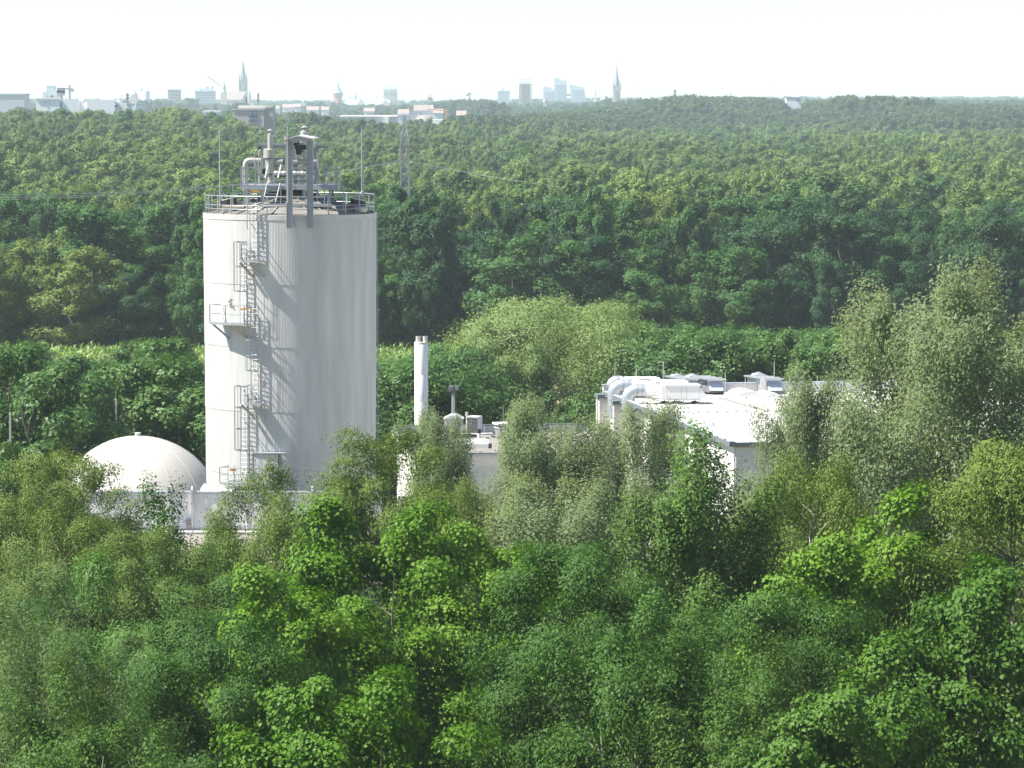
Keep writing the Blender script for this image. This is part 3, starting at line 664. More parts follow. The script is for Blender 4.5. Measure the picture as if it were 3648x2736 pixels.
def upper_deck():
    zd = P1(0, 812, TY).z; x0, x1 = P1(598, 0, TY).x, P1(1582, 0, TY).x; ya, yb = TY - 2.0, TY + 2.0
    root = thing('upper_platform', ((x0 + x1) / 2, TY, ZA - .4), 'steel platform with railings carrying the machinery above the tank roof', 'platform')
    MB().box(((x0 + x1) / 2, TY, zd), (x1 - x0, yb - ya, .06)).build('deck', M['galv'], root)
    h = .30
    for (a, b) in (((x0, ya), (x1, ya)), ((x0, yb), (x1, yb)), ((x0, ya), (x0, yb)), ((x1, ya), (x1, yb))):
        MB().bar((*a, zd - .13), (*b, zd - .13), .12, h - .06).build('edge_beam', M['beam'] if a[1] == ya and a[0] == x0 and b[0] == x1 else M['galv'], root)
    zt = zd + 1.08
    ro = None
    for y, segs in ((ya, ((598, 862), (1095, 1275), (1385, 1585))), (yb, ((600, 1585),))):
        for s0, s1 in segs:
            rl = MB(); a, b = P1(s0, 0, TY).x, P1(s1, 0, TY).x
            for zz, wd in ((zt, .05), (zd + .58, .035), (zd + .14, .03)): rl.bar((a, y, zz), (b, y, zz), wd)
            for x in (a, b): rl.bar((x, y, zd), (x, y, zt), .05)
            q = rl.build('railing', M['galv'], root); ro = ro or q
    for x in (x0, x1):
        rl = MB()
        for zz, wd in ((zt, .05), (zd + .58, .035)): rl.bar((x, ya + .04, zz), (x, yb - .04, zz), wd)
        rl.bar((x, TY, zd), (x, TY, zt), .05); rl.build('railing', M['galv'], root)
    for px, y in [(p, ya) for p in (600, 660, 745, 860, 1100, 1270, 1390, 1460, 1575)] + [(p, yb) for p in (600, 700, 900, 1100, 1300, 1460, 1585)]:
        x = P1(px, 0, TY).x; MB().bar((x, y, zd), (x, y, zt), .055).build('post', M['galv'], ro)
    for px, y in ((640, ya + .3), (800, ya + .3), (1000, yb - .3), (1380, ya + .3), (1510, ya + .3), (640, yb - .3), (1510, yb - .3), (1240, ya + .2)):
        x = P1(px, 0, TY).x; r = math.hypot(x - TX, y - TY); zb = ZR + (ZA - ZR) * max(0, 1 - r / TR) - .05
        MB().bar((x, y, zb), (x, y, zd - .1), .13).build('leg', M['beam'], root)
    # stair down to the roof
    st = MB(); Y0, Y1 = ya - .05, ya - 1.3
    pa = [P1(850, 800, Y0), P1(805, 1000, Y1)]; pb = [P1(985, 800, Y0), P1(935, 1000, Y1)]
    st.bar(pa[0], pa[1], .05, .16); st.bar(pb[0], pb[1], .05, .16)
    so = st.build('stair', M['beam'], root)
    for k in range(7):
        f = (k + .6) / 7; MB().bar(pa[0].lerp(pa[1], f), pb[0].lerp(pb[1], f), .2, .03).build('tread', M['galv'], so)
    for p in (pa, pb):
        o = Vector((0, 0, .95)); MB().bar(p[0] + o + Vector((.05, 0, .2)), p[1].lerp(p[0], .5) + o, .05).build('handrail', M['galv'], so)
    # crane rail frame
    cr = thing('crane_rail', tuple(P1(1120, 800, TY - .5)), 'overhead beam on posts running across behind the stacks', 'crane rail')
    Y = TY + .3; a, b = P1(765, 398, Y), P1(1480, 404, Y)
    MB().bar(a, b, .16, .05).bar(a + Vector((0, 0, -.16)), b + Vector((0, 0, -.16)), .16, .04).bar(a + Vector((0, 0, -.08)), b + Vector((0, 0, -.08)), .03, .12).build('runway_beam', M['galv'], cr)
    a, b = P1(760, 386, Y + .4), P1(1430, 384, Y + .4); MB().bar(a, b, .12, .08).build('cable_tray', M['beam'], cr)
    for x, y1 in ((795, 805), (1372, 805), (1048, 805), (912, 805)):
        mb = MB(); vpost(mb, x, 412, y1, Y, wpx(24)); mb.build('post', M['beam'], cr)
    MB().bar(P1(1318, 510, Y), P1(1366, 445, Y), .07).build('brace', M['galv'], cr)
    MB().bar(P1(1120, 490, Y), P1(1160, 540, Y), .06).build('brace', M['galv'], cr)
    for x in (720, 762):
        Y2 = TY - .4; MB().tube([P1(x, 640, Y2), P1(x, 470, Y2), P1(x + 8, 452, Y2), P1(x + 22, 448, Y2)], .03, 6).build('vent_line', M['galv'], cr)
    q = P1(770, 430, Y - .1); MB().box(tuple(q), (.2, .2, .22)).build('trolley', M['dark'], cr)
upper_deck()
def front_walk():
    """raised walkway behind the rim at the front of the roof"""
    Y = TY - 3.4
    z0, zt, zm = P1(0, 1018, Y).z, P1(0, 822, Y).z, P1(0, 944, Y).z
    x0, xl, x1 = P1(480, 0, Y).x, P1(800, 0, Y).x, P1(1640, 0, Y).x
    root = thing('front_walkway', ((x0 + x1) / 2, Y, ZR), 'raised walkway with two rails along the front of the tank roof', 'walkway')
    MB().box(((xl + P1(1510, 0, Y).x) / 2, Y + .35, z0), (P1(1510, 0, Y).x - xl, .75, .06)).build('deck', M['galv'], root)
    MB().bar((xl, Y - .05, z0 - .02), (P1(1512, 0, Y).x, Y - .05, z0 - .02), .06, .2).build('edge_beam', M['beam'], root)
    rl = MB()
    rl.bar((xl - .7, Y, zt), (x1, Y, zt), .045).bar((xl + .02, Y, z0), (xl + .02, Y, zt), .05).bar((xl, Y, zm), (x1 - .5, Y, zm), .035).bar((xl, Y, (z0 + zm) / 2), (x1 - .5, Y, (z0 + zm) / 2), .03)
    MB().bar((x0, Y + .6, P1(0, 815, Y).z), (P1(650, 0, Y).x, Y + .6, P1(0, 815, Y).z), .045).build('handrail', M['galv'], root)
    ro = rl.build('railing', M['galv'], root)
    for px in (800, 985, 1240, 1440, 1635):
        x = P1(px, 0, Y).x; MB().bar((x, Y, ZR + .12), (x, Y, zt), .06).build('post', M['galv'] if px != 800 else M['beam'], ro)
    MB().bar((x0, Y + .6, ZR + .1), (x0, Y + .6, P1(0, 815, Y).z), .07).build('post', M['galv'], ro)
    for px in (790, 1100, 1500):
        x = P1(px, 0, Y).x; MB().bar((x, Y + .5, ZR + .2), (x, Y + .5, z0), .12).build('leg', M['beam'], root)
front_walk()
def roof_things():
    # explosion hatches: black drum with a tilted lid, a strut up to the rod
    for (cx, y0, y1, lab, sgn, strut) in ((450, 945, 1015, 'black drum hatch with tilted grey lid at the left side of the tank roof', 1, ((370, 862), (436, 946))),
                                          (1793, 945, 1042, 'black drum hatch with tilted grey lid at the right side of the tank roof', -1, ((1838, 878), (1775, 942)))):
        Y = TY - 1.2; a, b = P1(cx, y0, Y), P1(cx, y1, Y); r = wpx(162) / 2; hh = a.z - b.z
        root = thing('hatch_drum', (a.x, Y, b.z - .4), lab, 'hatch', 'drum hatches on the tank roof')
        n = 24; vs = []; tilt = .10
        for k in range(n):
            an = 2 * math.pi * k / n; vs.append((a.x + r * math.cos(an), Y + r * math.sin(an), b.z - .14))
        for k in range(n):
            an = 2 * math.pi * k / n; vs.append((a.x + r * math.cos(an), Y + r * math.sin(an), b.z + hh * .78 + sgn * tilt * math.cos(an)))
        MB().add(vs, [(k, (k + 1) % n, n + (k + 1) % n, n + k) for k in range(n)], True).build('drum_wall', M['black'], root)
        top = vs[n:]; MB().prism([Vector(p) + Vector((0, 0, .005)) for p in top], (0, 0, .05)).build('lid', M['clad2'], root)
        MB().lathe((a.x + .0, Y, b.z - .5), [(r * .55, 0), (r * .6, .25), (r * .5, .5)], 24).build('base_ring', M['lamp'], root)
        MB().tube([P1(*strut[0], Y), P1(*strut[1], Y)], .045, 6).build('strut', M['galv'], root)
    # manhole with planks at the left front
    Y = TY - 2.9; q = P1(455, 1090, Y)
    root = thing('manhole', tuple(q), 'pale round manhole covered by planks near the left rim of the tank', 'manhole')
    MB().lathe((q.x, Y, q.z - .1), [(.30, 0), (.42, .12), (.42, .32), (0, .34)], 20).build('manhole_ring', M['lamp'], root)
    a = P1(382, 1040, Y); b = P1(612, 1040, Y)
    for k in range(3): MB().box(((a.x + b.x) / 2, Y - .3 + .3 * k, a.z), (b.x - a.x, .27, .10)).build('plank', M['wood'], root)
    # tools at the right front
    Y = TY - 2.3; q = P1(1822, 1095, Y); root = thing('manhole', tuple(q), 'pale round manhole ring near the right rim of the tank', 'manhole')
    MB().lathe((q.x, Y, q.z), [(.32, 0), (.40, .1), (.42, .3), (.3, .36), (0, .36)], 20).build('manhole_ring', M['conc'], root)
    q = P1(1730, 1075, Y); root = thing('winch', tuple(q), 'small red winch lying on the tank roof by the right manhole', 'winch')
    MB().tube([q + Vector((-.25, 0, .12)), q + Vector((.22, 0, .14))], .10, 10).build('winch_drum', M['red'], root)
    MB().box(tuple(q + Vector((.26, 0, .15))), (.16, .2, .26)).build('gear_box', M['red'], root); MB().box(tuple(q + Vector((-.28, 0, .1))), (.12, .22, .24)).build('motor_housing', M['dark'], root)
    # blue box
    Y = TY - 1.0; a, b = P1(1390, 930, Y), P1(1480, 980, Y)
    root = thing('blue_crate', ((a.x + b.x) / 2, Y, b.z), 'light blue plastic crate on the tank roof right of the gantry', 'crate')
    MB().prism([(a.x + .04, Y - .2, b.z), (b.x - .04, Y - .2, b.z), (b.x, Y - .24, a.z), (a.x, Y - .24, a.z)], (0, .5, 0)).build('crate_body', M['blue'], root)
    MB().box(((a.x + b.x) / 2, Y, a.z + .02), (b.x - a.x + .08, .58, .05)).build('lid', M['blue'], root)
    for x in (a.x - .12,): MB().box((x, Y, (a.z + b.z) / 2 + .02), (.14, .3, a.z - b.z + .04)).build('handle_box', M['blue'], root)
    # lightning rods
    for (x, y0, y1, Y, lab, thick) in ((356, 197, 1045, TY - 1.4, 'tall lightning rod at the left side of the tank roof', False), (1830, 213, 960, TY - 1.0, 'tall lightning rod at the right side of the tank roof', True),
                                (1060, 203, 1000, TY - TR - .62, 'lightning rod fixed to the left column of the gantry', False)):
        a, b = P1(x, y0, Y), P1(x, y1, Y); root = thing('lightning_rod', (a.x, Y, b.z), lab, 'lightning rod', 'lightning rods on the tank')
        MB().tube([(a.x, Y, b.z), (a.x, Y, b.z + (a.z - b.z) * .5), (a.x, Y, a.z)], [.055, .05, .035], 8).build('mast', M['galv'], root)
        MB().tube([(a.x, Y, a.z), (a.x, Y, a.z + .25)], .012, 5).build('tip', M['galv'], root)
        if thick: c = P1(1843, 612, Y); MB().tube([(c.x, Y, b.z), (c.x, Y, c.z)], .05, 8).build('sleeve', M['galv'], root)
        for f in (.25, .6): MB().box((a.x + .04, Y, b.z + (a.z - b.z) * f), (.14, .12, .06)).build('clamp', M['galv'], root)
roof_things()
# ------------------------------------------------------------------ gas dome, panel wall, low flat roof
def dome():
    Y = 238.0; c = PD(1357, 480, Y); k = Y / F; R = 305 * k
    zt = c.z; zc = zt - R
    root = thing('gas_dome', (c.x, Y, 0), 'white membrane gas storage dome left of the tank', 'dome')
    ns = 16
    zb = zt - 262 * k
    amax = math.acos((zb - zc) / R)
    for j in range(ns):
        a0, a1 = 2 * math.pi * (j + .42) / ns, 2 * math.pi * (j + 1.42) / ns
        prof = [(R * math.sin(t), zc + R * math.cos(t)) for t in np.linspace(amax, .0, 17)]
        g = MB().lathe((c.x, Y, 0), prof, 8, True, a0, a1).build('membrane_gore', M['dome'], root)
        sm = MB(); pts = [(c.x + (r + .008) * math.cos(a0), Y + (r + .008) * math.sin(a0), z + .008) for r, z in prof[:-1]]
        sm.tube(pts, .014, 4, False).build('weld_seam', M['conc'], root)
    MB().lathe((c.x, Y, zt - .05), [(.17, 0), (.17, .22), (.2, .22), (.2, .28), (0, .30)], 16).build('vent_cap', M['lamp'], root)
    MB().lathe((c.x, Y, 0), [(R * math.sin(amax) + .12, 0), (R * math.sin(amax) + .12, zb + .02), (R * math.sin(amax) - .1, zb + .05)], 64).build('ring_wall', M['whitewall'], root)
dome()
WY = 214.0
def panel_wall():
    A = PW(205, 374, WY); B = PW(2300, 370, WY); A.z = B.z = PW(940, 370, WY).z
    d = (B - A); d.z = 0; L = d.length; d.normalize(); nrm = Vector((d.y, -d.x, 0)); rz = math.atan2(d.y, d.x)
    zt, zb = A.z, PW(0, 698, WY).z
    root = thing('panel_wall', ((A.x + B.x) / 2, WY, 0), 'white panelled parapet wall with fins in front of the dome and the tank', 'wall')
    A2 = A - d * 3.6; L += 3.6
    step = 178 / 2.4578 / F * WY; n = int(L / step) + 1
    pm = MB().box((0, 0, 0), (step - .05, .10, zt - zb - .12)).mesh('panel', M['whitewall'])
    jm = MB().box((0, 0, 0), (.07, .06, zt - zb - .1)).mesh('joint_strip', M['white'])
    x0 = -((PW(390, 0, WY) - A2).dot(d) % step)
    for i in range(n + 1):
        p = A2 + d * (x0 + step * i + 0)
        c = p + d * step / 2; inst(pm, 'panel', root, Matrix.Translation((c.x, c.y, (zt + zb) / 2 - .05)) @ Matrix.Rotation(rz, 4, 'Z'))
        q = p + nrm * .06; inst(jm, 'joint_strip', root, Matrix.Translation((q.x, q.y, (zt + zb) / 2 - .05)) @ Matrix.Rotation(rz, 4, 'Z'))
    c = A2 + d * (L / 2) - nrm * .0
    MB().box((c.x, c.y, zt - .03), (L + 1, .26, .09), rz).build('coping', M['lflash'], root)
    MB().box((c.x - nrm.x * .12, c.y - nrm.y * .12, (zt - .1) / 2), (L + 1, .08, zt - .1), rz).build('backing', M['whitewall'], root)
    for fx in (747, 940, 1992):
        p = A + d * ((PW(fx, 370, WY) - A).dot(d)); lo = zb + (.35 if fx == 747 else .02)
        hh = .30
        o = nrm * .07
        poly = [p + nrm * .07 + Vector((0, 0, lo - p.z)), p + nrm * .15 + Vector((0, 0, lo - p.z)), p + nrm * .42 + Vector((0, 0, hh * .4)), p + nrm * .36 + Vector((0, 0, hh)), p - nrm * .1 + Vector((0, 0, hh)), p - nrm * .1 + Vector((0, 0, .05)), p + nrm * .07 + Vector((0, 0, .05))]
        MB().prism(poly, d * .09).build('fin', M['white'], root)
    a = PW(920, 660, WY); q = A + d * ((a - A).dot(d)) + nrm * .12
    MB().box((q.x, q.y, a.z), (.36, .10, PW(0, 640, WY).z - PW(0, 697, WY).z), rz).build('stained_plate', M['beige'], root)
    MB().box((q.x, q.y, PW(0, 630, WY).z), (.40, .14, .13), rz).build('dark_bracket', M['louver'], root)
    q = c + nrm * .12; MB().box((q.x, q.y, zb - .12), (L + 1, .5, .16), rz).build('base_shadow_strip', M['louver'], root)  # dark strip added as the shadow line below the wall panels
panel_wall()
def low_building():
    Yb = WY - .35; zr = PW(1080, 745, Yb - .6).z; Yf = 192.0
    x0, x1 = -34.0, 4.0
    root = thing('low_building', ((x0 + x1) / 2, (Yb + Yf) / 2, 0), 'low building with beige flat roof half hidden by the trees below the panel wall', 'building')
    MB().box(((x0 + x1) / 2, (Yb + Yf) / 2, zr - .1), (x1 - x0, Yb - Yf, .2)).build('roof', M['beige'], root)
    mb = MB()
    for i in range(24): mb.box(((x0 + x1) / 2, Yf + .9 * (i + .5), zr + .012), (x1 - x0 - .6, .05, .02))
    mb.build('roof_seams', M['conc'], root)['kind'] = 'stuff'
    MB().box(((x0 + x1) / 2, Yb - .4, zr + .1), (x1 - x0, .5, .10)).build('rear_kerb', M['white'], root)
    MB().box(((x0 + x1) / 2, Yf - .05, zr + .02), (x1 - x0 + .2, .22, .3)).build('front_edge', M['white'], root)
    MB().box(((x0 + x1) / 2, (Yb + Yf) / 2, (zr - .2) / 2), (x1 - x0 - .4, Yb - Yf - .4, zr - .2)).build('wall', M['whitewall'], root)
low_building()
# ------------------------------------------------------------------ middle building with roof machinery
def quad_slab(mb, c, z0, z1): return mb.prism([Vector((p.x, p.y, z0)) for p in c], (0, 0, z1 - z0))
def mid_building():
    zp, zr = 9.3, 8.75
    bl = atz(1403, 1518, zp); fl = atz(1472, 1627, zr); d = (fl - bl); d.z = 0
    br0 = atz(2092, 1517, zp); rv = Vector((-d.y, d.x, 0)).normalized(); Wd = (br0 - bl).dot(rv)
    br = bl + rv * Wd; fr = br + d; Cn = [fl, fr, br, bl]
    ctr = sum(Cn, Vector()) / 4
    root = thing('plant_building', (ctr.x, ctr.y, 0), 'white flat roofed plant building behind the silvery poplars beside the chimney', 'building')
    mb = MB(); ins = [p + (ctr - p).normalized() * .3 for p in Cn]
    quad_slab(MB(), ins, 0.05, zr).build('wall', M['whitewall'], root)
    quad_slab(MB(), ins, zr + .004, zr + .05).build('roof', M['gravel'], root)
    for a, b, hgt, w in ((bl, br, zp, .22), (fl, bl, zr + .22, .3), (fl, fr, zr + .16, .3), (fr, br, zr + .25, .3)):
        e = (b - a); e.z = 0; e.normalize(); m = MB()
        p, q = Vector((a.x, a.y, (hgt + zr) / 2)), Vector((b.x, b.y, (hgt + zr) / 2)); m.bar(p, q, w, hgt - zr - .02); m.build('parapet', M['white'], root)
        MB().bar(Vector((a.x, a.y, hgt + .02)), Vector((b.x, b.y, hgt + .02)), w + .1, .06).build('coping', M['flash'], root)
    # white coping strip / skylight kerb
    a, b = atz(1380 + 745 / 3.0167, 1150 + 1258 / 3.0167, zr + .3), atz(1380 + 1085 / 3.0167, 1150 + 1310 / 3.0167, zr + .3)
    sk = thing('skylight_kerb', ((a.x + b.x) / 2, (a.y + b.y) / 2, zr), 'long white skylight kerb on the plant building roof', 'skylight')
    MB().box(((a.x + b.x) / 2, (a.y + b.y) / 2, zr + .2), (b.x - a.x, abs(a.y - b.y), .3)).build('kerb', M['white'], sk)
    MB().box(((a.x + b.x) / 2, (a.y + b.y) / 2, zr + .37), (b.x - a.x - .3, abs(a.y - b.y) - .3, .06)).build('glazing', M['skylight'], sk)
    def base(x, y): return atz(1380 + x / 3.0167, 1150 + y / 3.0167, zr + .05)
    # roof vent with hood
    q = base(715, 1225); Y = q.y; px = Y / F / 3.0167
    rv_ = thing('roof_ventilator', tuple(q), 'grey roof ventilator with flared white hood on the plant building roof', 'ventilator')
    h = (1225 - 1095) * px; MB().box((q.x, Y, q.z + h / 2), (102 * px, .9, h)).build('vent_body', M['galv'], rv_)
    w0, w1 = 100 * px, 95 * px; z0, z1, z2 = q.z + h, q.z + h + .05, q.z + (1225 - 1022) * px
    zz = q.z + (1225 - 990) * px
    MB().prism([(q.x - w0, Y - .6, z0), (q.x + w0, Y - .6, z0), (q.x + w0, Y - .6, z2), (q.x + w0 * .3, Y - .6, zz), (q.x - w0 * .3, Y - .6, zz), (q.x - w0, Y - .6, z2)], (0, 1.2, 0)).build('hood', M['lamp'], rv_)
    MB().prism([(q.x - w0 - .06, Y - .66, z2), (q.x + w0 + .06, Y - .66, z2), (q.x + w0 * .32, Y - .66, zz + .05), (q.x - w0 * .32, Y - .66, zz + .05)], (0, 1.32, 0)).build('hood_roof', M['white'], rv_)
    # air conditioner
    q = base(935, 1192); Y = q.y; px = Y / F / 3.0167; wd, ht = 150 * px, 192 * px
    ac = thing('air_conditioner', tuple(q), 'tall white air conditioner with dark grille on the plant building roof', 'air conditioner')
    rz = -.45
    MB().box((q.x, Y, q.z + ht / 2), (wd * .92, wd * .75, ht), rz).build('casing', M['white'], ac)
    co, si = math.cos(rz), math.sin(rz)
    def lp(dx, dy): return (q.x + dx * co - dy * si, Y + dx * si + dy * co)
    x, y = lp(.02, -wd * .375 - .015); MB().box((x, y, q.z + ht * .49), (wd * .80, .03, ht * .90), rz).build('grille', M['dark'], ac)
    for i in range(5):
        x, y = lp(-wd * .40 + wd * .2 * i + .02, -wd * .375 - .035); MB().box((x, y, q.z + ht * .49), (.02, .02, ht * .9), rz).build('grille_bar', M['louver'], ac)
    for i in range(6):
        x, y = lp(.02, -wd * .375 - .045); MB().box((x, y, q.z + ht * (.1 + .155 * i)), (wd * .8, .02, .02), rz).build('grille_bar', M['louver'], ac)
    p = PM(853, 1000, Y); MB().lathe((p.x, p.y, q.z), [(.06, 0), (.06, p.z - q.z), (.1, p.z - q.z), (.1, p.z - q.z + .25), (0, p.z - q.z + .28)], 10).build('pipe_riser', M['clad2'], ac)
    for k in range(3):
        MB().tube([base(800 - 10 * k, 1212 + 7 * k) + Vector((0, 0, .08)), base(900, 1205 + 8 * k) + Vector((0, 0, .08)), base(985 - 15 * k, 1212 + 6 * k) + Vector((0, 0, .08))], .05, 6).build('refrigerant_pipe', M['dark'] if k else M['clad2'], ac)
    q = base(1060, 1200); MB().box(tuple(q + Vector((0, 0, .06))), (.9, .6, .08), .4).build('plinth_slab', M['white'], ac)
    # small dark pipe vent
    q = base(988, 1235); px = q.y / F / 3.0167
    dv = thing('vent_pipe', tuple(q), 'small dark vent pipe on white socket beside the air conditioner', 'vent pipe')
    MB().lathe(tuple(q), [(.15, 0), (.15, 46 * px), (.0, 46 * px)], 12).build('socket', M['white'], dv)
    MB().lathe((q.x, q.y, q.z + 46 * px), [(.11, 0), (.13, 20 * px), (.13, 46 * px), (0, 52 * px)], 12).build('cowl', M['black'], dv)
    # box vent with lid
    q = base(1275, 1240); Y = q.y; px = Y / F / 3.0167; h = (1240 - 1135) * px
    bv = thing('box_ventilator', tuple(q), 'dark louvred box ventilator with pale overhanging lid on the plant building roof', 'ventilator')
    rz = .3
    MB().box((q.x, Y + .3, q.z + h / 2), (185 * px, 175 * px, h), rz).build('louvre_box', M['louver'], bv)
    for i in range(8): MB().box((q.x, Y + .3, q.z + h * (i + .5) / 8), (190 * px, 180 * px, .03), rz).build('louvre_blade', M['beam'], bv)
    MB().box((q.x, Y + .3, q.z + h + .05), (212 * px, 200 * px, .1), rz).build('curb_frame', M['clad2'], bv)
    MB().box((q.x - .05, Y + .3, q.z + h + .32), (232 * px, 215 * px, .12), rz).build('lid', M['lamp'], bv)
    for sx in (-1, 1): MB().box((q.x + sx * .6, Y + .3, q.z + h + .18), (.1, .1, .2)).build('lid_support', M['louver'], bv)
    # conductor blocks
    lc = thing('lightning_conductor', tuple(base(1150, 1200)), 'row of small dark conductor blocks on the plant building roof', 'conductor')
    bm = MB().box((0, 0, .07), (.22, .16, .14)).mesh('conductor_block', M['louver'])
    for x, y in ((1095, 1142), (1128, 1163), (1145, 1187), (1155, 1207), (1080, 1250), (1130, 1230), (1150, 1237), (1200, 1245), (1240, 1252), (1258, 1268), (1288, 1280), (1227, 1293), (1325, 1298), (1348, 1312), (985, 1235), (1000, 1405)):
        q = base(x, y); inst(bm, 'conductor_block', lc, Matrix.Translation(q))
    # rods
    for x, y0, y1, lab in ((1245, 890, 1085, 'thin lightning rod behind the box ventilator on the plant building'), (718, 800, 1225, 'thin lightning rod in front of the flared roof ventilator'), (813, 1070, 1200, 'short thin rod between ventilator and air conditioner'), (1008, 1180, 1330, 'thin rod beside the skylight kerb on the plant building roof'), (1042, 1100, 1330, 'thin rod right of the air conditioner on the plant building roof')):
        q = base(x, y1); t = PM(x, y0, q.y); r = thing('roof_rod', tuple(q), lab, 'rod', 'thin rods on the plant building roof')
        MB().tube([q, (q.x, q.y, t.z)], .022, 5).build('rod', M['clad2'], r); MB().lathe(tuple(q), [(.14, 0), (.14, .08), (0, .1)], 10).build('foot', M['conc'], r)
    # chimney
    Y = bl.y + 2.2; t, tb = PM(364, 205, Y), PM(364, 1110, Y); r = 73 / 3.0167 / F * Y
    ch = thing('chimney', (t.x, Y, 0), 'round white chimney with two short flues standing behind the plant building', 'chimney')
    nseg = 4; zs = [0.0, tb.z] + [tb.z + (t.z - tb.z) * f for f in (.30, .62, 1.0)]
    for a, b in zip(zs[:-1], zs[1:]): MB().lathe((t.x, Y, a), [(r, 0.004), (r, b - a - .02), (r - .012, b - a)], 32).build('shell_section', M['chim'], ch)
    MB().lathe((t.x, Y, t.z - .14), [(r + .01, 0), (r + .01, .14), (0, .15)], 32).build('top_ring', M['column'], ch)
    for x in (333, 407):
        q = PM(x, 205, Y); rr = 28 / 3.0167 / F * Y; MB().lathe((q.x, Y, q.z - .02), [(rr, 0), (rr, .42), (rr * .9, .42), (rr * .9, .1), (0, .1)], 20).build('flue', M['clad2'], ch)
    MB().tube([PM(368, 150, Y), PM(370, 205, Y)], .04, 6).build('flue_clamp', M['dark'], ch)
    # floodlight mast
    Y = bl.y + 4; t, b = PM(709, 745, Y), PM(709, 1000, Y)
    fm = thing('floodlight_mast', (t.x, Y, 0), 'grey floodlight mast with a ring of lamps behind the plant building', 'floodlight mast')
    MB().tube([(t.x, Y, 0), (t.x, Y, b.z), (t.x, Y, t.z)], [.2, .14, .12], 10).build('pole', M['galv'], fm)
    MB().lathe((t.x, Y, t.z - .05), [(.12, 0), (.3, .12), (.3, .2), (0, .22)], 14).build('head_frame', M['steel'], fm)
    for k, (x, y) in enumerate(((680, 705), (700, 698), (722, 712), (745, 700), (690, 725))):
        q = PM(x, y, Y - .2 + .15 * (k % 3)); MB().box(tuple(q), (.34, .24, .26), .5 * k).build('lamp_head', M['steel'], fm)
        MB().bar(q, (t.x, Y, t.z + .1), .05).build('lamp_arm', M['steel'], fm)
    MB().tube([(t.x + .16, Y - .05, t.z), (t.x + .22, Y - .05, b.z), (t.x + .25, Y - .05, 0)], .015, 4).build('cable', M['rust'], fm)
mid_building()
